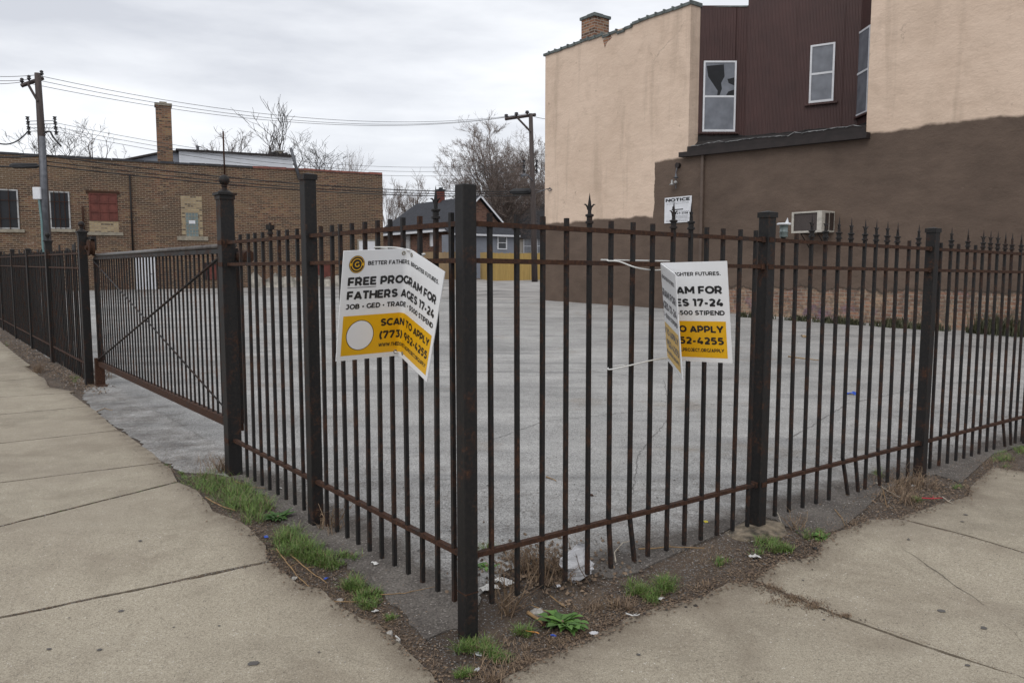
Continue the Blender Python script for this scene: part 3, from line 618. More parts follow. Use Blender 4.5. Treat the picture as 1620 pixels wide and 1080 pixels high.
# ================================================================== FOLDED SIGNS
# stroke lettering: geometric bold capitals; every glyph is a list of centre lines in a cell of height 1
def arc(cx, cy, rx, ry, a0, a1, n=14): return [(cx + rx * math.cos(R(a0 + (a1 - a0) * i / n)), cy + ry * math.sin(R(a0 + (a1 - a0) * i / n))) for i in range(n + 1)]
h_, l_, u_ = .1, .1, .9
GL = {
 'A': (.94, [[(.09, 0), (.47, .93)], [(.47, .93), (.85, 0)], [(.24, .26), (.70, .26)]]), 'B': (.82, [[(.1, 0), (.1, 1)], [(.1, .9), (.42, .9)] + arc(.42, .71, .19, .19, 90, -90) + [(.1, .52)], [(.1, .52), (.48, .52)] + arc(.48, .31, .21, .21, 90, -90) + [(.1, .1)]]),
 'C': (.84, [arc(.52, .5, .42, .4, 48, 312, 24)]), 'D': (.9, [[(.1, 0), (.1, 1)], [(.1, .9), (.40, .9)] + arc(.40, .5, .4, .4, 90, -90, 18) + [(.1, .1)]]),
 'E': (.74, [[(.1, 0), (.1, 1)], [(.1, .9), (.68, .9)], [(.1, .5), (.62, .5)], [(.1, .1), (.7, .1)]]), 'F': (.72, [[(.1, 0), (.1, 1)], [(.1, .9), (.68, .9)], [(.1, .44), (.62, .44)]]),
 'G': (.9, [arc(.52, .5, .42, .4, 48, 318, 24) + [(.80, .48)]]), 'H': (.88, [[(.1, 0), (.1, 1)], [(.78, 0), (.78, 1)], [(.1, .5), (.78, .5)]]), 'I': (.3, [[(.15, 0), (.15, 1)]]),
 'J': (.66, [[(.12, .9), (.52, .9)], [(.5, .98), (.5, .36)] + arc(.28, .34, .22, .24, 0, -150)]), 'L': (.68, [[(.1, 0), (.1, 1)], [(.1, .1), (.66, .1)]]),
 'M': (1.08, [[(.1, 0), (.1, 1)], [(.98, 0), (.98, 1)], [(.12, .92), (.54, .24)], [(.96, .92), (.54, .24)]]), 'N': (.9, [[(.1, 0), (.1, 1)], [(.8, 0), (.8, 1)], [(.12, .94), (.78, .06)]]),
 'O': (1.0, [arc(.5, .5, .41, .4, 0, 360, 30)]), 'P': (.8, [[(.1, 0), (.1, 1)], [(.1, .9), (.42, .9)] + arc(.42, .63, .25, .27, 90, -90) + [(.1, .36)]]),
 'R': (.84, [[(.1, 0), (.1, 1)], [(.1, .9), (.42, .9)] + arc(.42, .64, .24, .26, 90, -90) + [(.1, .38)], [(.44, .38), (.70, 0)]]),
 'S': (.76, [[(.66, .80)] + arc(.38, .71, .26, .19, 40, 180) + arc(.38, .70, .26, .19, 180, 265) + arc(.38, .29, .27, .2, 85, 0) + arc(.38, .29, .27, .19, 0, -140) + [(.10, .20)]]),
 'T': (.74, [[(.37, 0), (.37, 1)], [(.02, .9), (.72, .9)]]), 'U': (.86, [[(.1, 1), (.1, .42)] + arc(.43, .42, .33, .32, 180, 360) + [(.76, 1)]]), 'V': (.92, [[(.07, 1), (.46, .06)], [(.46, .06), (.85, 1)]]),
 'W': (1.34, [[(.07, 1), (.36, .05)], [(.36, .05), (.67, .95)], [(.67, .95), (.98, .05)], [(.98, .05), (1.27, 1)]]), 'Y': (.86, [[(.43, 0), (.43, .42)], [(.06, 1), (.43, .4)], [(.80, 1), (.43, .4)]]),
 'X': (.86, [[(.08, 1), (.78, 0)], [(.78, 1), (.08, 0)]]), 'K': (.86, [[(.1, 0), (.1, 1)], [(.12, .4), (.76, 1)], [(.36, .6), (.78, 0)]]),
 '0': (.82, [arc(.41, .5, .31, .4, 0, 360, 26)]), '1': (.46, [[(.02, .9), (.34, .9)], [(.30, 0), (.30, .98)]]), '2': (.74, [arc(.35, .67, .26, .23, 155, -20) + [(.56, .5), (.14, .12)], [(.06, .1), (.7, .1)]]),
 '3': (.74, [[(.08, .9), (.60, .9), (.34, .58)], [(.3, .56)] + arc(.35, .33, .27, .23, 90, -145)]), '4': (.84, [[(.46, .96), (.12, .32)], [(.06, .27), (.80, .27)], [(.58, 0), (.58, .5)]]),
 '5': (.76, [[(.64, .9), (.18, .9), (.15, .56), (.32, .57)] + arc(.36, .33, .28, .235, 90, -140)]), '7': (.74, [[(.1, .72), (.1, .9)], [(.04, .9), (.68, .9)], [(.64, .88), (.26, 0)]]),
 '8': (.78, [arc(.38, .72, .24, .18, 0, 360), arc(.38, .3, .28, .2, 0, 360)]), '9': (.78, [arc(.36, .64, .26, .26, 0, 360), arc(.32, .52, .32, .42, 20, -75)]),
 '$': (.76, [[(.66, .80)] + arc(.38, .71, .26, .19, 40, 180) + arc(.38, .70, .26, .19, 180, 265) + arc(.38, .29, .27, .2, 85, 0) + arc(.38, .29, .27, .19, 0, -140) + [(.10, .20)], [(.38, -.14), (.38, 1.14)]]),
 '(': (.4, [arc(.62, .45, .48, .68, 128, 232)]), ')': (.4, [arc(-.22, .45, .48, .68, 52, -52)]), '-': (.48, [[(.06, .38), (.42, .38)]]), '.': (.28, [[(.03, .1), (.25, .1)]]),
 '/': (.5, [[(.02, -.12), (.46, 1.1)]]), '\u2022': (.4, [arc(.2, .42, .05, .05, 0, 360, 8)]), ' ': (.30, []), '&': (.8, [])}
def text_polys(s, x0, x1, y0, y1, wt=.2, sp=.09):
    """x0..x1 along the line, y0 baseline, y1 cap line"""
    wd = sum(GL[c][0] + sp for c in s) - sp; sx = (x1 - x0) / wd; sy = y1 - y0; bm = bmesh.new(); cx = 0; lift = 0
    for c in s:
        w0, strokes = GL[c]
        for st in strokes:
            n = len(st); closed = n > 4 and abs(st[0][0] - st[-1][0]) < 1e-6 and abs(st[0][1] - st[-1][1]) < 1e-6; L_, R_ = [], []
            for i in range(n):
                a = st[i - 1] if i else (st[-2] if closed else st[0]); b = st[i + 1] if i < n - 1 else (st[1] if closed else st[-1])
                if not closed and i == 0: a = st[0]
                t = Vector((b[0] - a[0], b[1] - a[1])); t = t.normalized() if t.length else Vector((1, 0)); nn = Vector((-t.y, t.x)); k = 1
                if 0 < i < n - 1:
                    e = (Vector(st[i]) - Vector(st[i - 1])).normalized(); k = 1 / max(.55, abs(Vector((-e.y, e.x)).dot(nn)))
                L_.append(Vector(st[i]) + nn * wt / 2 * k); R_.append(Vector(st[i]) - nn * wt / 2 * k)
            va = [bm.verts.new((x0 + (cx + p.x) * sx, y0 + p.y * sy, 0)) for p in L_]; vb = [bm.verts.new((x0 + (cx + p.x) * sx, y0 + p.y * sy, 0)) for p in R_]
            for i in range(n - 1): bm.faces.new((va[i], va[i + 1], vb[i + 1], vb[i]))
        cx += w0 + sp
    return bm
SW, SH = 1.0, .75       # artwork in (u, v) with v from 0 (top) to 1 (bottom)
def disc_bm(cu_, cv, r, r2=None, n=40):
    bm = bmesh.new(); a = [bm.verts.new((cu_ + r * math.cos(2 * math.pi * k / n), cv + r / .75 * math.sin(2 * math.pi * k / n), 0)) for k in range(n)]
    if r2 is None: bm.faces.new(a)
    else:
        b = [bm.verts.new((cu_ + r2 * math.cos(2 * math.pi * k / n), cv + r2 / .75 * math.sin(2 * math.pi * k / n), 0)) for k in range(n)]
        for k in range(n): bm.faces.new((a[k], a[(k + 1) % n], b[(k + 1) % n], b[k]))
    return bm
def rect_bm(u0, u1, v0, v1): bm = bmesh.new(); bm.faces.new([bm.verts.new(p) for p in ((u0, v0, 0), (u1, v0, 0), (u1, v1, 0), (u0, v1, 0))]); return bm
def artwork():
    y = [rect_bm(.03, .968, .585, .955)]
    k = [text_polys('BETTER FATHERS. BRIGHTER FUTURES.', .186, .95, .133, .097, .22), text_polys('FREE PROGRAM FOR', .047, .955, .31, .238, .27), text_polys('FATHERS AGES 17-24', .047, .958, .435, .362, .27),
         text_polys('JOB \u2022 GED \u2022 TRADE \u2022 $500 STIPEND', .043, .963, .523, .478, .24), rect_bm(.045, .262, .326, .331),
         text_polys('SCAN TO APPLY', .322, .946, .698, .632, .27), text_polys('(773) 952-4255', .318, .945, .818, .748, .27), text_polys('WWW.THEDOVETAILPROJECT.ORG/APPLY', .318, .943, .897, .862, .24),
         disc_bm(.166, .77, .106, .101), disc_bm(.103, .122, .058)]
    white = [disc_bm(.166, .77, .1012)]
    gold = [disc_bm(.103, .122, .055, .051), disc_bm(.103, .122, .040, .034), rect_bm(.05, .070, .110, .134), rect_bm(.136, .156, .110, .134), text_polys('G', .086, .120, .146, .098, .2)]
    return y, k, white, gold
def cutbm(bm):
    for axis, vals in ((0, [i * .04 for i in range(1, 25)] + [.45 + i * .0125 for i in range(9)]), (1, [i * .125 for i in range(1, 8)])):
        for c in vals:
            n = (1, 0, 0) if axis == 0 else (0, 1, 0); co = (c + 1e-5, 0, 0) if axis == 0 else (0, c + 1e-5, 0)
            bmesh.ops.bisect_plane(bm, geom=bm.verts[:] + bm.edges[:] + bm.faces[:], plane_co=co, plane_no=n, dist=1e-7)
def sign(P, label, b0, b1, back_art, loc):
    """P: six corners TL, TF, TR, BL, BF, BR (F = fold)"""
    TL, TF, TR, BL, BF, BR = [p - loc for p in P]
    def S(u, v):
        a = lambda q: TL.lerp(TF, q * 2).lerp(BL.lerp(BF, q * 2), v); c = lambda q: TF.lerp(TR, (q - .5) * 2).lerp(BF.lerp(BR, (q - .5) * 2), v)
        if u <= b0: return a(u)
        if u >= b1: return c(u)
        t = (u - b0) / (b1 - b0); A, C, B = a(b0), TF.lerp(BF, v), c(b1); return A * (1 - t) ** 2 + C * 2 * t * (1 - t) + B * t * t
    def Nn(u, v):
        e = 1e-3; du = S(min(1, u + e), v) - S(max(0, u - e), v); dv = S(u, min(1, v + e)) - S(u, max(0, v - e)); return dv.cross(du).normalized()
    root = thing('yard_sign', label, 'sign', loc)
    us = sorted(set([0, .03, .1, .2, .3, .4, .97, 1] + [.42 + i * .0125 for i in range(14)] + [.7, .8, .9])); vs = [i / 8 for i in range(9)]; mb = MB(); th = .004
    for side in (0, 1):
        for v in vs:
            for u in us: mb.v.append(tuple(S(u, v) - Nn(u, v) * th * side))
    nu, nv = len(us), len(vs); o = nu * nv
    for j in range(nv - 1):
        for i in range(nu - 1): a = j * nu + i; mb.f += [(a, a + nu, a + nu + 1, a + 1), (a + o, a + 1 + o, a + nu + 1 + o, a + nu + o)]
    for i in range(nu - 1): mb.f += [(i, i + 1, i + 1 + o, i + o), ((nv - 1) * nu + i, (nv - 1) * nu + i + o, (nv - 1) * nu + i + 1 + o, (nv - 1) * nu + i + 1)]
    for j in range(nv - 1): mb.f += [(j * nu, j * nu + o, (j + 1) * nu + o, (j + 1) * nu), (j * nu + nu - 1, (j + 1) * nu + nu - 1, (j + 1) * nu + nu - 1 + o, j * nu + nu - 1 + o)]
    part('panel', mb, M['signw'], root, smooth=False)
    y, k, wh_, gd = artwork()
    for nm, lst, mat, lift, bk in [('yellow_block', y, 'signy', .0006, 0), ('lettering', k, 'signk', .0012, 0), ('code_disc', wh_, 'signw', .0016, 0), ('emblem', gd, 'signy', .0018, 0)] + \
                                  ([('back_yellow_block', y, 'signy_pale', .0006, 1), ('back_lettering', k, 'signk_pale', .0012, 1)] if back_art else []):
        out_ = MB()
        for bm_ in lst:
            bm = bm_.copy(); 
            if bk:
                for v in bm.verts: v.co.x = 1 - v.co.x
            cutbm(bm); bm.verts.ensure_lookup_table()
            for i, v in enumerate(bm.verts): v.index = i
            vs_ = []
            for v in bm.verts:
                uu, vv = max(0, min(1, v.co.x)), max(0, min(1, v.co.y)); nn = Nn(uu, vv)
                vs_.append(tuple(S(uu, vv) + (nn * lift if not bk else -nn * (th + lift))))
            out_.add(vs_, [tuple(v.index for v in f.verts) for f in bm.faces]); bm.free()
        part(nm, out_, M[mat], root, fix=False)
    for u, v in ((b0 + .005, .04), (b1 - .005, .04), (b0 + .005, .955), (b1 - .005, .955)):
        c = S(u, v); n = Nn(u, v); du = (S(u + .01, v) - c).normalized(); dv = n.cross(du); gm = MB(); m_ = 16
        for rr, hh in ((.0045, .0015), (.0055, .003), (.009, .003), (.0105, .001)):
            for q in range(m_): gm.v.append(tuple(c + (du * math.cos(2 * math.pi * q / m_) + dv * math.sin(2 * math.pi * q / m_)) * rr + n * hh))
        for r_ in range(3):
            for q in range(m_): a = r_ * m_ + q; b = r_ * m_ + (q + 1) % m_; gm.f.append((a, b, b + m_, a + m_))
        part('grommet', gm, M['brass'], root, smooth=True)
    return root, S
K = 1.17
def corners(L_): return [at(px, py, y * K) for px, py, y in L_]
P1 = corners([(544, 397, 3.009), (647, 393, 3.209), (703.5, 430, 2.961), (531.5, 571.6, 3.111), (632, 562, 3.311), (675, 604, 3.063)])
s1, S1 = sign(P1, 'white and yellow folded sign facing left of the corner post, its code circle showing', .455, .555, False, P1[1].copy())
P2 = corners([(1069.5, 434, 3.24), (1045, 416, 3.542), (1150, 413, 3.377), (1080.7, 599.6, 3.309), (1057, 569.5, 3.61), (1158.7, 574.4, 3.445)])
s2, S2 = sign(P2, 'folded white and yellow sign right of corner post, its flap seen edge-on', .48, .52, True, P2[1].copy())
# zip ties
def tie(pts, label, r=.0035, cat='zip tie', flatw=True):
    P = [Vector(p) for p in pts]; q = []
    for i in range(len(P) - 1):                      # Catmull-Rom smoothing
        p0, p1, p2, p3 = P[max(i - 1, 0)], P[i], P[i + 1], P[min(i + 2, len(P) - 1)]
        for k in range(6):
            t = k / 6; q.append(.5 * ((2 * p1) + (p2 - p0) * t + (2 * p0 - 5 * p1 + 4 * p2 - p3) * t * t + (3 * p1 - p0 - 3 * p2 + p3) * t ** 3))
    q.append(P[-1]); mb = MB(); mb.tube(q, r, 6); c = sum(q, Vector()) / len(q)
    mb.v = [(v[0] - c.x, v[1] - c.y, (v[2] - c.z)) for v in mb.v]
    return tag(part('zip_tie', mb, M['tie'], smooth=True, loc=c), label, cat, 'white zip ties holding the signs')
def fp(fr, px, py, off): x, z = fr.px(px, py, off); return fr.w(x, off, z)
tie([fp(FR, 951, 411, .022), fp(FR, 975, 411.5, .02), fp(FR, 1030, 412.5, .02), fp(FR, 1060, 413, .01)], 'white zip tie lying straight along the middle rail left of the right-hand sign', .0042)
tie([fp(FR, 962, 411.5, .02), fp(FR, 962, 412.5, -.02), fp(FR, 980, 414, -.03), fp(FR, 1005, 423, -.06), at(1030, 427, 4.17), at(1046, 427, 4.13)], 'white zip tie sagging from the rail to the top grommet of the right-hand sign', .0042)
tie([at(1058, 566, 4.2), fp(FR, 1035, 569, -.05), fp(FR, 1000, 577, -.03), fp(FR, 967, 584, -.022), fp(FR, 962, 582.5, .0), fp(FR, 967, 580, .02), fp(FR, 990, 577, .02)], 'white zip tie round the pickets at the bottom of the right-hand sign', .004)
tie([at(648, 396, 3.72), fp(FL, 625, 391.5, -.04), fp(FL, 597, 391, -.015), fp(FL, 594, 392, .02), fp(FL, 615, 393, .03)], 'white zip tie behind the top edge of the left-hand sign', .004)
tie([at(622, 556, 3.86), at(628, 557, 3.84), fp(FL, 634, 560, .02), fp(FL, 641, 556, .02)], 'short white zip tie end at the bottom grommets of the left-hand sign', .004)
tie([at(668, 402, 3.70), fp(FL, 672, 402, -.012), fp(FL, 664, 408, .02)], 'tip of a white zip tie above the right half of the left-hand sign', .004)

# small cup left on a picket of the right fence
x0_ = b2[0]; zc = ZS[2] + zfR(x0_) + .02; cr_ = thing('drink_cup', 'crushed drink cup with white lid pushed onto a picket right of the post', 'cup', FR.w(x0_, 0, zc), 0)
part('cup_body', MB().lathe([(.0, 0), (.022, 0), (.026, .01), (.024, .03), (.029, .034), (.024, .04), (.026, .075), (.028, .078)], n=14), glass('grey_green_cup', (.16, .2, .2), .3), cr_, smooth=True)
part('lid', MB().lathe([(0, .078), (.042, .078), (.044, .084), (.038, .09), (0, .092)], n=14).add([(.005, 0, .088), (.03, 0, .088), (.022, 0, .125), (.018, .008, .09)], [(0, 1, 2), (0, 2, 3), (1, 3, 2)]), M['white'], cr_)
#PART2
# ================================================================== RIGHT BUILDING
def P3(fr, px, py, off=0): return fr.px(px, py, off)
b0_ = on_ground(1620, 531); RD = math.atan2(-.7996, .6005)
FB = Frame(b0_.x, b0_.y, RD)
rb = thing('stucco_building', 'two-tone beige and brown stucco building with maroon metal-clad light well', 'building', (FB.o.x, FB.o.y, 0), RD)
xl = P3(FB, 862, 300)[0]; ztop = P3(FB, 1098, 4)[1]; ztl = P3(FB, 862, 88)[1]
xc = P3(FB, 1091, 120)[0]; xr = P3(FB, 1374, 120)[0]; zg1 = P3(FB, 1091, 243)[1]; zg2 = P3(FB, 1376, 212)[1]; ZG = (zg1 + zg2) / 2
XE = 9.0; DEP = .46; ZB = -.6
M['stucco'] = stucco('beige_and_brown_stucco', (P3(FB, 1036, 300)[0], P3(FB, 900, 351)[1], 0, ZG + .02, xr, P3(FB, 1380, 211)[1], P3(FB, 1619, 181)[1], P3(FB, 1619, 181)[0]), (P3(FB, 1400, 462)[1] + .05, P3(FB, 1150, 480)[0]))
def uneven(xa, za, xb, zb, n, amp, seed):
    return [(xa + (xb - xa) * i / n, za + (zb - za) * i / n + amp * noise.noise(Vector((i * 1.7, seed, 0)))) for i in range(n + 1)]
ztopB = ztop + 1.2
wall = MB()
wall.prism([(xl, ZB), (xc, ZB), (xr, ZB), (XE, ZB), (XE, ztopB), (xr, ztopB), (xr, ZG), (xc, ZG)] + uneven(xc, ztop, xl, ztl, 16, .05, 3), 0, DEP)
wall.box(xl, xl + .4, DEP, 11, ZB, ztl - .06); wall.box(XE - .4, XE, DEP, 11, ZB, ztopB - .05); wall.box(xl + .4, XE - .4, 10.6, 11, ZB, ztl - .1)
wl_ = part('wall', wall, M['stucco'], rb)
part('roof', MB().add([(xl + .4, DEP, ztl - .5), (xc, DEP, ztop - .5), (xc, 10.6, ztop - .5), (xl + .4, 10.6, ztl - .5)], [(0, 1, 2, 3)]).add([(xr, DEP + 1.6, ztopB - .3), (XE - .4, DEP, ztopB - .3), (XE - .4, 10.6, ztopB - .3), (xr, 10.6, ztopB - .3)], [(0, 1, 2, 3)]), M['tar'], rb)
# coping of half-round tiles along the parapet
cop = MB(); n = 20
for i in range(n):
    a, b = xl - .08 + (xc - xl + .12) * i / n, xl - .08 + (xc - xl + .12) * (i + 1) / n; z = lambda x: ztl + (ztop - ztl) * (x - xl) / (xc - xl)
    dz = .05 * noise.noise(Vector((i * 1.7, 9, 0))) + (-.07 if 9 <= i <= 12 else 0)
    if i in (11,): dz -= .05
    for (p, q, r) in ((a, b - .05, .17), (b - .05, b, .20)):
        cop.box(p, q, -.05 - (r - .17), DEP + .05, min(z(p), z(q)) - .03 + dz, max(z(p), z(q)) + .06 + dz + (r - .17))
part('coping', cop, M['tile'], rb)
# broken patch of bare brick under the coping
px0 = [(961, 58), (966, 52), (968, 60), (960, 68), (957, 76), (954, 64)]
part('bare_brick_patch', MB().prism([P3(FB, *p) for p in px0], -.004, .01), M['chim'], wl_)
# chimney
xa, za = P3(FB, 919, 62); xb, zb_ = P3(FB, 940, 25)
ch = part('chimney', MB().box(xa, xb, .02, .75, za - .4, zb_ + .0), M['chim'], rb)
part('chimney_cap', MB().box(xa - .05, xb + .05, -.03, .80, zb_, zb_ + .10).box(xa + .15, xb - .15, .15, .6, zb_ + .12, zb_ + .2), M['tile'], ch)
# light well of maroon ribbed metal: three facets behind the wall plane
def loc(px, py, y):                     # pixel -> local plan point at camera distance y
    p = at(px, py, y) - FB.o; return p.dot(FB.X), p.dot(FB.Y), p.z
A0 = (xc, DEP); wA = FB.w(xc, DEP); yA = wA.y
A1 = loc(1181, 120, yA)
dirB = Vector((.855, -.519)); k = .4385; pB = FB.w(A1[0], A1[1]); s_ = (k * pB.y - pB.x) / (dirB.x - k * dirB.y); Bw = Vector((pB.x + dirB.x * s_, pB.y + dirB.y * s_))
q = Vector((Bw.x, Bw.y, 0)) - FB.o; B1 = (q.dot(FB.X), q.dot(FB.Y)); fx = Bw.x
ww_ = FB.w(xr, DEP); sC = (fx - ww_.x) / FB.Y.x; C1 = (xr, DEP + max(.2, sC))
zf1 = loc(1110, 9, yA)[2]; ZR = loc(1110, 224, yA)[2]
def facet(a, b, z0, z1, mat, name='metal_cladding'):
    d = Vector((b[0] - a[0], b[1] - a[1])); ln = d.length; ang = math.atan2(d.y, d.x)
    o = part(name, MB().box(0, ln, 0, .12, z0, z1), mat, rb, loc=(a[0], a[1], 0), rot=(0, 0, ang)); return o, ln, ang
class LF:                               # pixel -> facet local coordinates
    def __init__(s, a, b):
        A = FB.w(*a); B = FB.w(*b); s.fr = Frame(A.x, A.y, math.atan2(B.y - A.y, B.x - A.x))
    def px(s, x, y, off=0): return s.fr.px(x, y, off)
def win(fac, lf, x0, x1, y0, y1, broken=False, name='window'):
    (a, zt), (b, _) = lf.px(x0, y0), lf.px(x1, y0); zb = lf.px((x0 + x1) / 2, y1)[1]; zt = lf.px((x0 + x1) / 2, y0)[1]; f = .055; d = -.035
    w_ = part(name, MB().box(a, b, -.03, -.002, zb, zt), M['dark'], fac)
    fr = MB()
    for bx in ((a, a + f, d - .02, 0, zb, zt), (b - f, b, d - .02, 0, zb, zt), (a + f, b - f, d - .02, 0, zt - f, zt), (a + f, b - f, d - .02, 0, zb, zb + f * 1.3)): fr.box(*bx)
    part('frame', fr, M['white'], w_); zm = (zt + zb) / 2
    part('meeting_rail', MB().box(a + f, b - f, d - .012, -.001, zm - .03, zm + .03), M['white'], w_)
    part('lower_pane', MB().box(a + f, b - f, d - .001, d + .001, zb + f * 1.3, zm - .03), M['glass_grey'], w_)
    if not broken: part('upper_pane', MB().box(a + f, b - f, d - .001, d + .001, zm + .03, zt - f), M['glass_grey'], w_)
    else:
        X0, X1, Z0, Z1 = a + f, b - f, zm + .03, zt - f; mpx = lambda u, v: (X0 + (X1 - X0) * u, Z1 - (Z1 - Z0) * v)
        up = MB()
        for poly in ([(0, 0), (.62, 0), (.62, .06), (.04, .1), (.10, .42), (.30, .68), (.44, .86), (.42, 1), (0, 1)], [(.62, 0), (1, 0), (1, .45), (.76, .5), (.80, .62), (1, .70), (1, .82), (.8, .88), (.72, 1), (.50, 1), (.58, .8), (.55, .62), (.66, .42)]):
            up.prism([mpx(*p) for p in poly], d - .001, d + .001)
        part('broken_pane', up, M['glass_grey'], w_)
    part('sill', MB().box(a - .12, b + .12, -.10, -.0, zb - .07, zb - .005), M['maroon'], w_)
    return w_
lf1 = LF(A0, A1[:2]); f1, *_ = facet(A0, A1[:2], ZR - .3, zf1, M['maroon']); win(f1, lf1, 1113, 1165, 97, 209, True)
lf2 = LF(A1[:2], B1); zf2 = lf2.px(1300, -60)[1]; f2, *_ = facet(A1[:2], B1, ZR - .3, zf2, M['maroon']); win(f2, lf2, 1283, 1322, 70, 162)
lf3 = LF(B1, C1); f3, *_ = facet(B1, C1, ZR - .3, zf2, M['maroon']); 
a3 = lf3.px(1354, 110)[0]; b3_ = a3 + .95; zt3 = lf3.px(1372, 44)[1]; zb3 = lf3.px(1372, 178)[1]; ff3 = .055
w3 = part('window', MB().box(a3, b3_, -.03, -.002, zb3, zt3), M['dark'], f3); fr = MB(); d = -.05
for bx in ((a3, a3 + ff3, d, 0, zb3, zt3), (b3_ - ff3, b3_, d, 0, zb3, zt3), (a3 + ff3, b3_ - ff3, d, 0, zt3 - ff3, zt3), (a3 + ff3, b3_ - ff3, d, 0, zb3, zb3 + ff3), (a3 + ff3, b3_ - ff3, d - .01, -.001, (zb3 + zt3) / 2 - .03, (zb3 + zt3) / 2 + .03)): fr.box(*bx)
part('frame', fr, M['white'], w3); part('pane', MB().box(a3 + ff3, b3_ - ff3, -.04, -.038, zb3 + ff3, zt3 - ff3), M['glass_grey'], w3); part('sill', MB().box(a3 - .1, b3_ + .1, -.1, 0, zb3 - .07, zb3 - .01), M['maroon'], w3)
part('flashing', MB().add([(A0[0] - .05, A0[1] - .02, zf1), (A1[0], A1[1] - .02, zf1), (A1[0], A1[1] + .3, zf1 + .05), (A0[0] - .05, A0[1] + .3, zf1 + .05), (A0[0] - .05, A0[1] - .05, zf1 - .05), (A1[0], A1[1] - .05, zf1 - .05)], [(0, 1, 2, 3), (4, 5, 1, 0)]), M['tile'], rb)
# panel seams standing on the metal cladding
for f_, lf_, seams in ((f1, lf1, [(1146, 1146, 12, 96), (1166, 1165, 10, 215)]), (f2, lf2, [(1218, 1216, 20, 215), (1262, 1259, 10, 210), (1338, 1334, 10, 200)])):
    for x0, x1, y0, y1 in seams:
        a, za_ = lf_.px(x0, y0); b, zb2 = lf_.px(x1, y1); part('panel_seam', MB().box(a - .012, a + .012, -.012, -.001, zb2, za_), M['maroon'], f_)
# low tar roof and gutter board
low = MB(); ra = [(xc, -.02), (xr, -.02), (C1[0], C1[1]), B1, A1[:2], A0]
low.add([(x, y, ZG + .1 if i < 2 else ZR) for i, (x, y) in enumerate(ra)], [tuple(range(6))]); part('low_roof', low, M['tar'], rb)
up_ = MB(); 
for a, b in ((A0, A1[:2]), (A1[:2], B1), (B1, C1)):
    d = Vector((b[0] - a[0], b[1] - a[1])); n = int(d.length / .12)
    for i in range(n):
        u, v = i / n, (i + 1) / n; pu, pv = (a[0] + d.x * u, a[1] + d.y * u), (a[0] + d.x * v, a[1] + d.y * v); nn = Vector((d.y, -d.x)).normalized() * .04
        hu, hv = [.17 + .05 * noise.noise(Vector((t[0] * 3, t[1] * 3, 2))) for t in (pu, pv)]
        up_.quad((pu[0] + nn.x, pu[1] + nn.y, ZR - .02), (pv[0] + nn.x, pv[1] + nn.y, ZR - .02), (pv[0] + nn.x, pv[1] + nn.y, ZR + hv), (pu[0] + nn.x, pu[1] + nn.y, ZR + hu))
        up_.quad((pu[0] + nn.x, pu[1] + nn.y, ZR + hu), (pv[0] + nn.x, pv[1] + nn.y, ZR + hv), (pv[0], pv[1], ZR + hv + .02), (pu[0], pu[1], ZR + hu + .02))
part('tar_upstand', up_, M['tar'], rb)
xg = P3(FB, 1080, 245)[0]
gut = MB(); gut.prism([(xg, zg1 - .10), (xr + .12, zg2 - .12), (xr + .12, zg2 + .03), (xg, zg1 + .05)], -.20, -.002); gut.prism([(xc, zg1 + .05), (xr, zg2 + .03), (xr, zg2 + .24), (xc, zg1 + .22)], -.05, -.003)
part('gutter_board', gut, M['trim'], rb)
fl_ = MB()
n = 26
for i in range(n):
    x = xc + .2 + (xr - xc - .3) * i / n; x2 = x + (xr - xc) / n * .96; z = zg1 + .22 + (zg2 - zg1 + .02) * i / n; h1, h2 = [.09 * noise.noise(Vector((t * 2.1, 4, 1))) for t in (i, i + 1)]
    fl_.prism([(x, z + h1 - .012), (x2, z + h2 - .004), (x2, z + h2 + .008), (x, z + h1 + .012)], -.075, -.055)
part('flashing_edge', fl_, M['silver'], rb)
# painted downpipe
xd, zd = P3(FB, 1114, 246); zd2 = P3(FB, 1114, 470)[1]
M['brown_pipe'] = flat('brown_painted_pipe', (.10, .07, .054), .6)
part('downpipe', MB().box(xd - .05, xd + .05, -.10, -.003, zd2 - .4, zd).box(xd - .07, xd + .07, -.105, -.002, zd - 2.6, zd - 2.52), M['brown_pipe'], rb, bevel=.01)
# eye bolt bracket at the far corner
xe, ze = P3(FB, 867, 301); part('eye_bolt', MB().tube([(xe + .15, 0, ze + .05), (xe + .12, -.2, ze + .02), (xe - .1, -.5, ze - .12)], .018, 6).tube([(xe + .18, -.06, ze - .06), (xe + .1, -.09, ze), (xe + .18, -.06, ze + .09), (xe + .26, -.03, ze), (xe + .18, -.06, ze - .06)], .02, 5), M['steel'], rb)
# flood light cluster
xf, zf = P3(FB, 1074, 262); fl = thing('flood_light', 'small twin-lamp flood light hanging from brown wall above the notice', 'light', FB.w(xf, 0, zf), RD)
part('junction_box', MB().tube([(0, 0, 0), (0, -.10, 0)], .09, 12), M['trim'], fl); part('arm', MB().tube([(0, -.08, -.05), (-.02, -.12, -.25), (-.02, -.10, -.75)], .018, 6), M['steel'], fl)
part('lamp', MB().lathe([(.03, .16), (.035, .05), (.10, 0), (.0, .01)], (-.14, -.16, -.62), 12), M['dirty_white'], fl, smooth=True); part('lamp', MB().lathe([(.03, .13), (.04, .05), (.09, 0), (.0, .01)], (.06, -.2, -.42), 12), M['steel'], fl, smooth=True)
part('sensor', MB().lathe([(0, .09), (.05, .06), (.06, 0), (0, -.01)], (.03, -.18, -.58), 10), M['dirty_white'], fl, smooth=True)
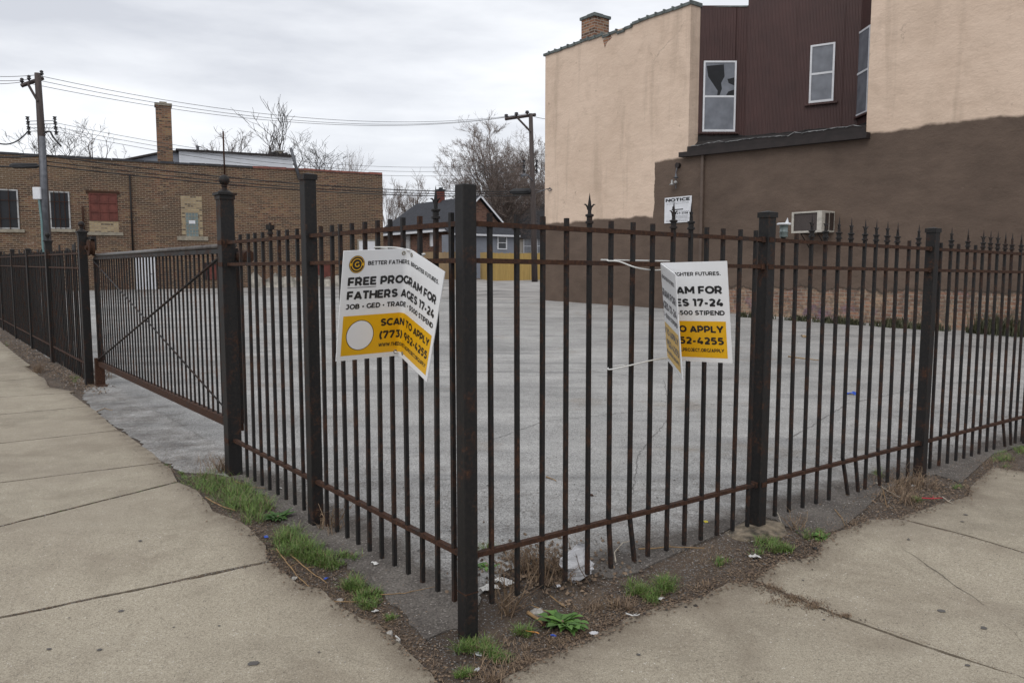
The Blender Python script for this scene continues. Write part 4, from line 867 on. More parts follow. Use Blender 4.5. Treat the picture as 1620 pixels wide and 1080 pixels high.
# notice sign
(xa, za), (xb, zb2) = P3(FB, 1052.5, 313.5), P3(FB, 1094.5, 351); ns = thing('notice_sign', 'white metal notice sign screwed to the brown wall beside the downpipe', 'sign', FB.w(xa, -.02, zb2), RD)
Wn, Hn = xb - xa, za - zb2; part('board', MB().box(0, Wn, -.012, .0, 0, Hn), M['white'], ns, bevel=.004)
def flat_text(s, x0, x1, z0, z1, mat, par, y=-.0145, wt=.24, name='lettering'):
    bm = text_polys(s, x0, x1, z0, z1, wt); bm.verts.ensure_lookup_table(); mb = MB()
    for i, v in enumerate(bm.verts): v.index = i
    mb.add([(v.co.x, y, v.co.y) for v in bm.verts], [tuple(v.index for v in f.verts) for f in bm.faces]); bm.free(); return part(name, mb, mat, par, fix=False)
flat_text('NOTICE', .05 * Wn, .94 * Wn, .83 * Hn, .95 * Hn, M['signk'], ns, wt=.3); flat_text('247-3158', .40 * Wn, .88 * Wn, .32 * Hn, .40 * Hn, M['signk'], ns)
fine = MB(); random.seed(11)
for z in (.785, .735, .43, .27, .235, .20, .165, .11, .06): 
    x = .08 if z > .7 or z < .13 else .35
    while x < .9: l = random.uniform(.02, .07); fine.box(x * Wn, min(.92, x + l) * Wn, -.0145, -.013, (z - .006) * Hn, (z + .006) * Hn); x += l + .015
part('fine_print', fine, flat('faded_print', (.12, .12, .13), .6), ns); part('emblem', MB().box(.28 * Wn, .70 * Wn, -.0145, -.013, .49 * Hn, .53 * Hn).prism([(.29 * Wn, .5 * Hn), (.34 * Wn, .5 * Hn), (.36 * Wn, .64 * Hn), (.30 * Wn, .64 * Hn)], -.0145, -.013), M['signk'], ns)
flat_text('ROBERTO', .36 * Wn, .68 * Wn, .545 * Hn, .61 * Hn, M['signk'], ns) if False else None
# air conditioner
OFF = -.62
(xa, zt), (xb, _) = P3(FB, 1253, 336, OFF), P3(FB, 1301, 333, OFF); zb2 = P3(FB, 1253, 369, OFF)[1]; Wc, Hc = xb - xa, zt - zb2
ac = thing('air_conditioner', 'cream window air conditioner with dark grille bracketed on the brown wall', 'air conditioner', FB.w(xa, 0, zb2), RD)
part('housing', MB().box(0, Wc, OFF + .03, .0, 0, Hc), M['acw'], ac, bevel=.012)
fr = MB(); t = .07 * Wc
for bx in ((0, t, 0, Hc), (Wc - t * 2.2, Wc, 0, Hc), (t, Wc - t * 2.2, Hc - t * .7, Hc), (t, Wc - t * 2.2, 0, t * .8)): fr.box(bx[0], bx[1], OFF - .01, OFF + .03, bx[2], bx[3])
part('front_frame', fr, M['acw'], ac); part('grille', MB().box(t, Wc - t * 2.2, OFF + .012, OFF + .028, t * .8, Hc - t * .7), M['grille'], ac)
part('side_vent', MB().box(Wc, Wc + .006, OFF + .15, OFF + .32, .1 * Hc, .9 * Hc).box(Wc, Wc + .006, OFF + .36, -.05, .1 * Hc, .92 * Hc), M['grille'], ac)
for x in (.25 * Wc, .8 * Wc): part('bracket', MB().tube([(x, OFF + .1, -.02), (x, -.01, -.02)], .015, 5).tube([(x, OFF + .12, -.03), (x, -.02, -.45)], .015, 5), M['trim'], ac)

# ================================================================== BRICK BUILDING (left, across the lot)
p0 = at(605, 300, 47); FW = Frame(p0.x, p0.y, R(25.4)); Zt = lambda px, py: FW.px(px, py)
bb = thing('brick_building', 'long low brown brick building with barred windows and tall chimney', 'building', (FW.o.x, FW.o.y, 0), FW.a)
tops = [Zt(x, y) for x, y in ((605, 276), (540, 272.5), (480, 269), (400, 265.5), (300, 260.5), (205, 255), (120, 250), (0, 243), (-120, 237))]
xm = tops[-1][0]
wb = MB(); wb.prism([(xm, -1), (0, -1)] + tops, 0, .35); wb.box(-.35, 0, .35, 12, -1, tops[0][1] - .1); wb.box(xm, xm + .35, .35, 12, -1, tops[-1][1] - .1); wb.box(xm + .35, -.35, 11.65, 12, -1, tops[-1][1] - .2)
wbo = part('wall', wb, M['chi'], bb); part('roof', MB().add([(xm + .35, .35, tops[-1][1] - .4), (-.35, .35, tops[0][1] - .4), (-.35, 11.65, tops[0][1] - .4), (xm + .35, 11.65, tops[-1][1] - .4)], [(0, 1, 2, 3)]), M['tar'], bb)
c1_, c2_ = MB(), MB()
for (xa, za), (xb, zb2), px in zip(tops, tops[1:], (605, 540, 480, 400, 300, 205, 120, 0)):
    n = max(2, int((xa - xb) / .7))
    for i in range(n):
        a, b = xb + (xa - xb) * i / n, xb + (xa - xb) * (i + .97) / n; z_ = lambda x: zb2 + (za - zb2) * (x - xb) / (xa - xb); dz = random.uniform(0, .035)
        (c2_ if px > 400 else c1_).prism([(a, z_(a) - .02), (b, z_(b) - .02), (b, z_(b) + .07 + dz), (a, z_(a) + .07 + dz)], -.05, .4)
part('coping', c1_, M['tile_dark'], bb); tag(part('coping', c2_, M['tile_red'], bb), 'red tile coping')
def rect(fr, x0, x1, y0, y1, off=0): (a, zt), (b, _) = fr.px(x0, y0, off), fr.px(x1, y0, off); zb = fr.px((x0 + x1) / 2, y1, off)[1]; zt = fr.px((x0 + x1) / 2, y0, off)[1]; return a, b, zb, zt
def barred(x0, x1, y0, y1):
    a, b, zb, zt = rect(FW, x0, x1, y0, y1); w_ = part('window', MB().box(a, b, -.03, -.004, zb, zt), M['dark_pane'], bb); f = MB(); t = .065
    for bx in ((a, a + t, zb, zt), (b - t, b, zb, zt), (a + t, b - t, zt - t, zt), (a + t, b - t, zb, zb + t)): f.box(bx[0], bx[1], -.06, -.03, bx[2], bx[3])
    part('frame', f, M['dirty_white'], w_); g_ = MB()
    for i in range(1, 4): x = a + (b - a) * i / 4; g_.box(x - .014, x + .014, -.12, -.09, zb, zt)
    for i in (.26, .72): z = zb + (zt - zb) * i; g_.box(a, b, -.14, -.12, z - .014, z + .014)
    part('security_bars', g_, M['rust'], w_); part('sill', MB().box(a - .2, b + .2, -.1, -.002, zb - .16, zb - .01), M['stone'], w_)
barred(-32, 28, 299, 362); barred(77, 109.5, 303, 362); barred(-120, -70, 296, 361)
a, b, zb, zt = rect(FW, 141, 184, 307, 349); o = part('boarded_window', MB().box(a, b, -.02, -.003, zb, zt), M['redpaint'], bb); f = MB()
for i in range(4): x = a + (b - a) * i / 3; f.box(x - .03, x + .03, -.045, -.02, zb, zt)
for i in range(4): z = zb + (zt - zb) * i / 3; f.box(a, b, -.055, -.045, z - .025, z + .025)
part('window_bars', f, M['redpaint'], o); part('lintel', MB().box(a - .15, b + .15, -.03, -.002, zt, zt + .16), M['rust'], o)
a, b, zb, zt = rect(FW, 141, 184, 349.5, 367); part('brick_infill', MB().box(a, b + .1, -.012, 0, zb, zt), M['chi_new'], bb); part('sill', MB().box(a - .2, b + .3, -.07, -.002, zb - .17, zb), M['stone'], bb)
a, b, zb, zt = rect(FW, 285.5, 319, 310, 374); part('brick_infill', MB().box(a, b, -.012, 0, zb, zt), M['chi_new'], bb); part('sill', MB().box(a - .25, b + .25, -.07, -.002, zb - .22, zb), M['stone'], bb)
a, b, zb, zt = rect(FW, 293.5, 313, 337, 374); o = part('window', MB().box(a, b, -.03, -.012, zb, zt), M['glass_block'], bb); f = MB()
for i in range(5): x = a + (b - a) * i / 4; f.box(x - .012, x + .012, -.04, -.03, zb, zt)
for i in range(8): z = zb + (zt - zb) * i / 7; f.box(a, b, -.045, -.04, z - .012, z + .012)
part('mortar_grid', f, M['stone'], o); part('vent', MB().box(a + .15, b - .15, -.07, -.046, zb + (zt - zb) * .54, zb + (zt - zb) * .68), M['white'], o)
def door(x0, x1, y0, y1, mat, lab):
    a, b, zb, zt = rect(FW, x0, x1, y0, y1); o = part('door', MB().box(a, b, -.05, -.003, zb, zt), M[mat], bb, bevel=.01); tag(o, lab); f = MB()
    for bx in ((a - .08, a, zb, zt + .08), (b, b + .08, zb, zt + .08), (a, b, zt, zt + .08)): f.box(bx[0], bx[1], -.08, -.003, bx[2], bx[3])
    part('door_frame', f, M['trim' if mat != 'white' else 'stone'], o); part('handle', MB().tube([(b - .18, -.05, zb + 1.0), (b - .18, -.12, zb + 1.0), (b - .28, -.12, zb + 1.0)], .02, 6), M['steel'], o)
door(213, 245.5, 406, 463, 'white', 'tall white steel door'); door(567, 593, 381, 457, 'white', 'white door near the corner'); door(502, 524, 418, 442, 'redpaint', 'red hatch door'); door(326, 342, 418, 442, 'redpaint', 'red hatch')
a, zb = FW.px(600, 441); a0, zb2 = FW.px(395, 447)
cn = MB(); pts = []
for i in range(40): t = i / 39; pts.append((a0 + (0 - a0) * t, zb2 + .35 + .5 * noise.noise(Vector((i * .35, 1, 0)))))
cn.prism([(a0, -.5), (0, -.5)] + pts[::-1], -.05, -.003); part('whitewashed_plinth', cn, M['white_stucco'], bb)
x, z = FW.px(205, 276); z2 = FW.px(205, 400)[1]; part('downpipe', MB().tube([(x, -.09, z), (x, -.09, z2)], .045, 8), M['paint'], bb, smooth=True)
x, z = FW.px(131, 328); z2 = FW.px(131, 368)[1]; part('vent_pipe', MB().tube([(x, -.09, z2), (x, -.09, z), (x, .02, z)], .05, 8), M['rust'], bb, smooth=True)
x, z = FW.px(353, 208, -.1); z2 = FW.px(354, 276, -.1)[1]; part('mast', MB().tube([(x, -.1, z), (x, -.1, z2)], .045, 8), M['rust'], bb, smooth=True)
(x, z), (x2, z2) = FW.px(460, 234, -.15), FW.px(474, 285, -.15); tag(part('mast', MB().tube([(x, -.15, z), (x2, -.15, z2)], .09, 8), M['steel'], bb, smooth=True), 'leaning grey conduit mast')
(a, zt), (b, _) = FW.px(246, 166, .5), FW.px(270.5, 166, .5); ch = part('chimney', MB().box(a, b, .5, .5 + (b - a), 4, zt), M['chim'], bb); M['chim_l'] = M['chi']
ch.data.materials[0] = brickwall('brown_stack_brick', (.26, .13, .08), (.15, .085, .055), (.20, .16, .12), (.30, .19, .10), mott=.35)
part('chimney_cap', MB().box(a - .05, b + .05, .45, .55 + (b - a), zt, zt + .13).box(a + .2, b - .2, .7, .3 + (b - a), zt + .13, zt + .24), M['stone'], ch)

# white-sided building behind it
p0 = at(463, 250, 62); FS = Frame(p0.x, p0.y, R(25.4)); ws = thing('sided_building', 'white clapboard upper storey showing above the brick parapet', 'building', (FS.o.x, FS.o.y, 0), FS.a)
(a, za), (b, zb2) = FS.px(283, 240), FS.px(463, 250); ZL, ZR2 = FS.px(283, 238.5)[1], FS.px(463, 249)[1]
part('wall', MB().prism([(a, 0), (0, 0), (0, ZR2), (a, ZL)], 0, 8), M['white_siding'], ws)
part('roof_edge', MB().prism([(a - .2, ZL), (.2, ZR2), (.2, ZR2 + .13), (a - .2, ZL + .13)], -.2, 8.2), M['trim'], ws)
(c, zc), _ = FS.px(214, 254), 0; d_ = FS.px(266, 240)[0]
part('side_wing', MB().prism([(c - 1, 0), (a - .02, 0), (a - .02, ZL - .1), (d_, ZL - .1), (c - 1, FS.px(205, 257)[1])], .5, 8), M['grey_siding'], ws); part('wing_roof_edge', MB().prism([(c - 1.2, FS.px(205, 257)[1]), (d_, ZL - .1), (a, ZL - .1), (a, ZL + .05), (d_, ZL + .05), (c - 1.2, FS.px(205, 257)[1] + .15)], .3, 8.2), M['trim'], ws)
x, z = FS.px(314, 230); part('vent_pipe', MB().tube([(x, 1, z - 1.5), (x, 1, z)], .1, 8).tube([(x, 1, z), (x, 1, z + .08)], .15, 8), M['steel'], ws)
(xa, za), (xb, _) = FS.px(437, 239, 2), FS.px(448, 239, 2); ch = part('chimney', MB().box(xa, xb, 2, 2.6, za - 2, za), M['stone'], ws); part('chimney_cap', MB().box(xa - .08, xb + .08, 1.92, 2.68, za, za + .1), M['dirty_white'], ch)
hp = MB(); random.seed(5); x1_, z1_ = FS.px(425, 247)[0], FS.px(425, 248)[1]
for i in range(14): x = x1_ + i * .13; hp.tube([(x, .8, z1_ - .1), (x + .2, 1.0, z1_ + .25 + random.uniform(0, .25)), (x + .5, 1.1, z1_ + .1)], .12, 5)
part('roof_tarpaulin', hp, M['tar'], ws)

# ================================================================== HOUSES AND WOOD FENCE (far side)
c0 = at(712, 357, 70); FG = Frame(c0.x, c0.y, R(36.9)); hs_ = thing('brick_house', 'low brick house with dark gabled roof and grey sided rear addition', 'house', (c0.x, c0.y, 0), FG.a)
sA, zA = FG.px(757, 309); sB, zBk = FG.px(812, 373); zE = FG.px(712, 357)[1]; LEN = 13.0     # local: X along gable, -Y... length runs to local +Y? (away left)
# gable plane at local y=0; the house runs back along the direction of the left vanishing point = local +Y
sB = 2 * sA
LEN = 14.0; LR_ = LEN - 2.6
hw = MB(); hw.add([(.25, 0, 0), (sB - .25, 0, 0), (sB - .25, 0, zE - .1), (sA, 0, zA - .25), (.25, 0, zE - .1)] + [(.25, LEN, 0), (sB - .25, LEN, 0), (sB - .25, LEN, zE - .1), (sA, LR_ - .2, zA - .5), (.25, LEN, zE - .1)],
    [(0, 1, 2, 3, 4), (9, 7, 6, 5), (0, 4, 9, 5), (1, 6, 7, 2)]); part('wall', hw, M['red_brick'], hs_)
rf_ = MB(); LR = LEN - 2.6; ov = .35
rf_.add([(-ov, -.35, zE - .3), (sA, -.35, zA), (sA, LR, zA), (-ov, LEN + .3, zE - .3), (sB + ov, -.35, zE - .3), (sB + ov, LEN + .3, zE - .3)], [(0, 1, 2, 3), (1, 4, 5, 2), (3, 2, 5)])
rf_.add([(-ov, -.35, zE - .42), (sA, -.35, zA - .12), (sA, LR, zA - .12), (-ov, LEN + .3, zE - .42), (sB + ov, -.35, zE - .42), (sB + ov, LEN + .3, zE - .42)], [(0, 3, 2, 1), (1, 2, 5, 4), (3, 5, 2)])
rfo = part('roof', rf_, M['shingle'], hs_)
part('fascia', MB().add([(-ov, -.38, zE - .5), (sA, -.38, zA - .2), (sB + ov, -.38, zE - .5), (sB + ov, -.38, zE - .28), (sA, -.38, zA + .02), (-ov, -.38, zE - .28)], [(0, 1, 4, 5), (1, 2, 3, 4)]).box(-ov - .06, -ov, -.35, LEN, zE - .5, zE - .3), M['white'], hs_)
def wbox(name, y0, y1, z0, z1, mat='white'):        # on the long wall that faces the lot (local x = .25, facing -X)
    o = part(name, MB().box(.17, .25, y0, y1, z0, z1), M[mat], hs_); part('frame', MB().box(.14, .24, y0 - .08, y0, z0, z1).box(.14, .24, y1, y1 + .08, z0, z1).box(.14, .24, y0, y1, z1, z1 + .08), M['dirty_white'], o)
FHl = Frame(*FG.w(.2, 0).xy, FG.a + R(90))           # X along the length (leftwards)
def lw(px0, px1, py0, py1, mat):
    a = FHl.px(px0, py0)[0]; b = FHl.px(px1, py0)[0]; wbox('window', min(a, b), max(a, b), FHl.px(px0, py1)[1], FHl.px(px0, py0)[1], mat)
lw(635, 648, 370, 402, 'dirty_white'); lw(681, 686, 367, 390, 'white')
x, z = (sA * .55, 0); cxl = MB().box(sA - .3, sA + .3, 6.3, 6.95, zA - .6, zA + .95); cho = part('chimney', cxl, M['chim_red'], hs_); part('chimney_cap', MB().box(sA - .38, sA + .38, 6.22, 7.03, zA + .95, zA + 1.07).box(sA - .15, sA + .15, 6.4, 6.7, zA + 1.07, zA + 1.25), M['shingle'], cho)
# addition
oy = -1.6; (xa, zq) = FG.px(714, 369, oy); xb, zq2 = FG.px(815, 373, oy); zw = FG.px(750, 372, oy)[1]
part('addition_wall', MB().box(xa, xb, oy, -.01, 0, zw), M['grey_siding'], hs_)
part('addition_roof', MB().add([(xa - .3, oy - .3, zw - .02), (xb + .3, oy - .3, zw - .02), (xb + .3, .0, zw + 1.0), (xa - .3, .0, zw + 1.0), (xa - .3, oy - .3, zw + .1), (xb + .3, oy - .3, zw + .1), (xb + .3, .0, zw + 1.12), (xa - .3, .0, zw + 1.12)], [(0, 3, 2, 1), (4, 5, 6, 7), (0, 1, 5, 4), (1, 2, 6, 5), (3, 0, 4, 7)]), M['shingle'], hs_)
part('gutter', MB().box(xa - .3, xb + .3, oy - .4, oy - .3, zw - .06, zw + .1).tube([(xa - .1, oy - .35, zw), (xa - .1, oy - .1, zw - .35), (xa - .1, oy - .08, 1)], .05, 6), M['white'], hs_)
a, zt = FG.px(788, 375, oy); b, _ = FG.px(800, 375, oy); zb2 = FG.px(794, 393, oy)[1]
wo = part('window', MB().box(a, b, oy - .03, oy - .003, zb2, zt), M['glass_dark'], hs_); part('frame', MB().box(a - .12, a, oy - .07, oy - .003, zb2 - .1, zt + .1).box(b, b + .12, oy - .07, oy - .003, zb2 - .1, zt + .1).box(a, b, oy - .07, oy - .003, zt, zt + .1).box(a, b, oy - .07, oy - .003, zb2 - .1, zb2).box(a, b, oy - .06, oy - .003, (zt + zb2) / 2 - .03, (zt + zb2) / 2 + .03), M['white'], wo)
# second house
c0 = at(818, 372, 84); F2 = Frame(c0.x, c0.y, R(20)); h2 = thing('sided_house', 'cream sided house with steep dark roof behind the wooden fence', 'house', (c0.x, c0.y, 0), F2.a)
w2 = 7.0; zt = F2.px(818, 376)[1]; part('wall', MB().add([(-1.8, 0, 0), (w2, 0, 0), (w2, 0, zt), (-1.8, 0, zt), (-1.8, 9, 0), (w2, 9, 0), (w2, 9, zt), (-1.8, 9, zt)], [(0, 1, 2, 3), (5, 4, 7, 6), (0, 3, 7, 4), (1, 5, 6, 2)]), M['cream_siding'], h2)
zr_ = F2.px(840, 322, 4)[1]
part('roof', MB().add([(-2.4, -.5, zt - .1), (w2 + .5, -.5, zt - .1), (w2 + .5, 4.5, zr_), (.6, 4.5, zr_), (-2.4, 9.5, zt - .1), (w2 + .5, 9.5, zt - .1)], [(0, 1, 2, 3), (3, 2, 5, 4), (0, 3, 4), (0, 4, 5, 1)]), M['shingle2'], h2)
for px0 in (850, 829): 
    a, zz = F2.px(px0, 378); wo = part('window', MB().box(a, a + .8, -.03, -.003, zz - 1.5, zz), M['glass_grey'], h2); part('frame', MB().box(a - .1, a, -.07, -.003, zz - 1.6, zz + .1).box(a + .8, a + .9, -.07, -.003, zz - 1.6, zz + .1).box(a, a + .8, -.07, -.003, zz, zz + .1).box(a, a + .8, -.06, -.003, zz - .8, zz - .74), M['white'], wo)
# wooden fences
def board_fence(label, pa, pb, h, mat):
    A, B = Vector((pa.x, pa.y, 0)), Vector((pb.x, pb.y, 0)); d = B - A; t = thing('wooden_fence', label, 'fence', (A.x, A.y, 0), math.atan2(d.y, d.x)); n = int(d.length / .145); mb = MB()
    for i in range(n):
        x = i * d.length / n; q = A + d * (x / d.length); z = g(q.x, q.y); mb.box(x, x + .138, random.uniform(-.006, .006), .02, z - .1, z + h + random.uniform(-.03, .03))
    part('board_panel', mb, M[mat], t)
    for i in range(int(d.length / 2.4) + 1): x = min(i * 2.4, d.length - .1); q = A + d * (x / d.length); z = g(q.x, q.y); part('post', MB().box(x, x + .1, .062, .16, z - .1, z + h - .1), M[mat], t)
    for zz in (.4, 1.6): part('rail', MB().add([(0, .022, g(A.x, A.y) + zz), (d.length, .022, g(B.x, B.y) + zz), (d.length, .06, g(B.x, B.y) + zz), (0, .06, g(A.x, A.y) + zz), (0, .022, g(A.x, A.y) + zz + .09), (d.length, .022, g(B.x, B.y) + zz + .09), (d.length, .06, g(B.x, B.y) + zz + .09), (0, .06, g(A.x, A.y) + zz + .09)], [(0, 3, 2, 1), (4, 5, 6, 7), (0, 1, 5, 4), (2, 3, 7, 6)]), M[mat], t)
fA, fB_ = on_ground(760, 441), on_ground(775, 445); fC = on_ground(866, 443); fD = on_ground(596, 440.5)
board_fence('weathered tan board fence in front of the brick house', fD, on_ground(754, 442), 2.15, 'tan_wood')
board_fence('short yellow board fence return between tan fence and long yellow fence', fA, fB_, 2.1, 'new_wood'); board_fence('fresh yellow pine board fence beside the utility pole', fB_, fC, 2.05, 'new_wood')

# ================================================================== UTILITY POLES AND WIRES
def ins(name, p, root, r=.09, loc0=Vector()): return part(name, MB().lathe([(0, 0), (r * .5, 0), (r * .5, .05), (r, .06), (r, .1), (r * .5, .12), (r * .9, .15), (r * .8, .2), (0, .24)], tuple(p - loc0), 10), M['ins'], root, smooth=True)
Y1 = 34.5; base1 = at(79, 470, Y1); base1.z = g(base1.x, base1.y)
u1_ = thing('utility_pole', 'leaning utility pole with single crossarm and white meter box at far left', 'utility pole', base1)
def q1(px, py, dy=0): return at(px, py, Y1 + dy) - base1
part('pole', MB().tube([q1(79, 475), q1(75, 395), q1(70, 300), q1(65, 205), q1(59.5, 116)], [.19, .18, .165, .15, .125], 12), M['pole'], u1_, smooth=True)
arm = part('crossarm', MB().tube([q1(33.5, 136, -.3), q1(68.5, 123.5, .3)], .085, 4), M['pole'], u1_); part('brace', MB().tube([q1(43, 131, -.25), q1(59.5, 160, -.15)], .06, 4), M['pole'], u1_)
for px, py in ((35, 132), (46, 127.5), (66, 120)): ins('insulator', q1(px, py, -.2), u1_, .085)
part('conduit', MB().tube([q1(73.5, 395, -.2), q1(69.5, 300, -.2), q1(66.5, 216, -.2)], .13, 10), M['steel'], u1_, smooth=True)
part('riser_pipe', MB().tube([q1(69, 410, -.3), q1(66, 350, -.3), q1(62, 316, -.3)], .05, 6), flat('teal_grey_pipe', (.13, .22, .22), .5), u1_)
mb = MB(); c = q1(60, 306, -.3); mb.box(c.x - .17, c.x + .17, c.y - .12, c.y + .1, c.z - .26, c.z + .26); part('meter_box', mb, M['white'], u1_, bevel=.02)
for px in (43.5, 86.5):
    a_, b_ = q1(px, 187, 0), q1(px + 2.5, 211, 0); rk = part('secondary_rack', MB().tube([a_, b_], .035, 6), M['ins'], u1_)
    for t in (0, .33, .66, 1): part('spool', MB().lathe([(0, -.06), (.09, -.06), (.05, 0), (.09, .06), (0, .06)], tuple(a_.lerp(b_, t)), 8), M['ins'], rk)
for i, (za_, zb2) in enumerate(((192, 191), (197, 196), (203, 203), (208, 208))): part('bridle_wire', MB().tube([q1(44, za_), q1(66, za_ - .5), q1(87, zb2)], .014, 4), M['wire'], u1_)
part('cable_loop', MB().tube([q1(70, 211, -.2), q1(75, 208, -.2), q1(80, 209, -.2), q1(84, 217, -.2), q1(90, 224, -.2), q1(97, 232, -.2)], .04, 6), M['cable'], u1_)
Y2 = 54.5; base2 = on_ground(846, 446.5); u2_ = thing('utility_pole', 'straight utility pole with crossarm beside the yellow wooden fence', 'utility pole', base2)
Y2 = base2.y
def q2(px, py, dy=0): return at(px, py, Y2 + dy) - base2
part('pole', MB().tube([q2(846, 450), q2(844, 340), q2(839.5, 180)], [.22, .19, .14], 12), M['pole'], u2_, smooth=True)
part('crossarm', MB().tube([q2(799, 188.5, -.3), q2(847.5, 181.5, .3)], .11, 4), M['pole'], u2_); part('brace', MB().tube([q2(818, 186, -.25), q2(839, 208, -.2)], .07, 4), M['pole'], u2_)
for px, py in ((801, 186), (817, 183), (834, 180.5)): ins('insulator', q2(px, py, -.2), u2_, .15)
for px in (829, 849):
    a_, b_ = q2(px, 255, 0), q2(px, 272, 0); rk = part('secondary_rack', MB().tube([a_, b_], .05, 6), M['ins'], u2_)
    for t in (0, .5, 1): part('spool', MB().lathe([(0, -.08), (.12, -.08), (.07, 0), (.12, .08), (0, .08)], tuple(a_.lerp(b_, t)), 8), M['ins'], rk)
part('street_lamp_arm', MB().tube([q2(842, 285, -.2), q2(835, 277, -1), q2(828, 277, -1.6)], .04, 5).tube([q2(831, 276.5, -1.4), q2(825, 278, -1.9)], .1, 6), M['steel'], u2_)
def wire(A, B, sag, r, mat, label, n=24):
    c = (A + B) / 2; mb = MB(); mb.tube([A.lerp(B, i / n) - Vector((0, 0, 4 * sag * (i / n) * (1 - i / n))) - c for i in range(n + 1)], r, 5)
    return tag(part('overhead_wire', mb, M[mat], smooth=True, loc=c), label, 'wire', 'overhead wires along the alley')
a1 = lambda px, py, dy=0: at(px, py, Y1 + dy); a2 = lambda px, py, dy=0: at(px, py, Y2 + dy)
wire(a1(66, 121), a2(834, 180), 1.15, .012, 'wire', 'top wire from the rear end of the left crossarm to the far pole')
wire(a1(60, 127), a2(817, 183), 1.15, .012, 'wire', 'middle one of the three high wires between the poles'); wire(a1(40, 131), a2(801, 186), 1.1, .012, 'wire', 'lowest of the three high wires between the poles')
for i, (p, q_) in enumerate((((60, 118.5), (-60, 116.5)), ((46, 126), (-60, 122)), ((35, 130), (-60, 128)))): wire(a1(*p), at(q_[0], q_[1], 33), .1, .012, 'wire', ('highest', 'middle', 'lowest')[i] + ' wire leaving the left pole out of the picture')
for i, (p, q_) in enumerate((((88, 194.5), (829, 256)), ((88, 201), (829, 263)), ((89, 208), (829, 270)))): wire(a1(*p), a2(*q_), 1.0, .010, 'wire', ('highest', 'middle', 'lowest')[i] + ' of the thin wires between the poles’ side racks')
for i, (p, q_, r, sg) in enumerate((((70, 246), (842, 302), .028, .55), ((70, 255), (842, 305), .022, .55), ((72, 262), (842, 309), .028, .5))): wire(a1(*p), a2(*q_), sg, r, 'cable', ('thick upper black', 'thin middle black', 'thick lower black')[i] + ' cable hung across the brick wall between the poles')
for i, (p, q_) in enumerate((((70, 246), (-60, 244)), ((72, 262), (-60, 258)))): wire(a1(*p), at(q_[0], q_[1], 33), .1, .035, 'cable', ('upper', 'lower')[i] + ' black cable left of the leaning pole')
wire(a1(44, 208), at(-60, 172, 30), .9, .03, 'cable', 'black service cable looping down to the left pole'); wire(a1(75, 212), FW.w(FW.px(120, 262)[0], 0, FW.px(120, 262)[1]), .1, .012, 'wire', 'thin drop wire from the left pole to the brick wall')
tag(part('splice_case', MB().tube([at(15, 261.5, 34.6), at(20, 262, 34.7), at(58, 262.5, 35.2), at(62, 262.5, 35.3)], [.04, .12, .12, .04], 10), M['cable'], smooth=True), 'black splice case on the lower cable beside the left pole', 'cable box')
tag(part('splice_case', MB().tube([a2(806, 303.5), a2(812, 303.5), a2(838, 303), a2(842, 302.5)], [.05, .22, .22, .05], 10), M['cable'], smooth=True), 'black splice case on the cable beside the far pole', 'cable box')
for i, (y0, y1) in enumerate(((184, 187), (262, 268), (300, 296))): wire(a2(842, y0), a2(905, y1, 14), .2, .018 if i < 2 else .03, 'cable', ('high', 'middle', 'low')[i] + ' wire running from the far pole behind the stucco building')

# ================================================================== TREES
def tree(name, label, base, H, spread, seed, stems=3, trunk_h=.25, r0=.3, up=.55, dens=1.0, twig='twig', bark='bark', levels=5, tw=.02, lean=(0, 0), W=0):
    rnd = random.Random(seed); trunk, crown = MB(), MB(); cnt = [0]
    def limb(p, d, ln, r, lvl, mb_):
        n = 4 if lvl < 2 else 3; pts = [p.copy()]; rs = [r]; dd = d.copy(); q = p.copy()
        for i in range(n):
            dd = (dd + Vector((rnd.gauss(0, .16), rnd.gauss(0, .16), rnd.gauss(.05, .10) + .08 * up))).normalized(); q = q + dd * ln / n; pts.append(q.copy()); rs.append(max(tw * .6, r * (1 - .55 * (i + 1) / n)))
        mb_.tube(pts, rs, 6 if lvl < 2 else (4 if lvl < 3 else 3), cap=False); cnt[0] += 1
        if lvl >= levels: return
        m = rnd.choice((3, 4)) if lvl < 2 else max(2, int(rnd.uniform(3, 5.4) * dens))
        for k_ in range(m):
            t = rnd.uniform(.35, 1) if k_ else 1.0; i = min(n - 1, int(t * n)); f = t * n - i; pp = pts[i].lerp(pts[i + 1], f) if i < n else pts[-1]
            ax = Vector((rnd.gauss(0, 1), rnd.gauss(0, 1), rnd.gauss(0, 1) * .5)).normalized(); nd = (dd * (1 - spread * .45) + ax * spread * rnd.uniform(.5, 1) + Vector((0, 0, up * .35))).normalized()
            limb(pp, nd, ln * rnd.uniform(.55, .8), max(tw, r * (.42 if k_ else .55)), lvl + 1, crown)
    th = H * trunk_h; b = Vector((0, 0, -.3)); tp = Vector((lean[0] * .3, lean[1] * .3, th))
    trunk.tube([b, b.lerp(tp, .5) + Vector((rnd.uniform(-.1, .1), 0, 0)), tp], [r0 * 1.25, r0 * 1.02, r0 * .85], 10, cap=False)
    for s_ in range(stems):
        an = 2 * math.pi * s_ / stems + rnd.uniform(-.4, .4); d = Vector((math.cos(an) * spread * .65 + lean[0], math.sin(an) * spread * .65 + lean[1], 1)).normalized(); limb(tp - Vector((0, 0, .1 * s_)), d, H * .34, r0 * .62, 0, crown)
    zs = sorted(v[2] for v in crown.v); zt_ = zs[int(len(zs) * .995)]; rr = sorted(math.hypot(v[0], v[1]) for v in crown.v); r9 = rr[int(len(rr) * .95)]; fz = (H - th) / (zt_ - th); fr_ = (W / 2) / r9 if W else fz
    crown.v = [(v[0] * fr_, v[1] * fr_, th + (v[2] - th) * fz) for v in crown.v]
    t = thing(name, label, 'tree', base); part('trunk', trunk, M[bark], t, smooth=True, fix=False); part('crown', crown, M[twig], t, fix=False); return t
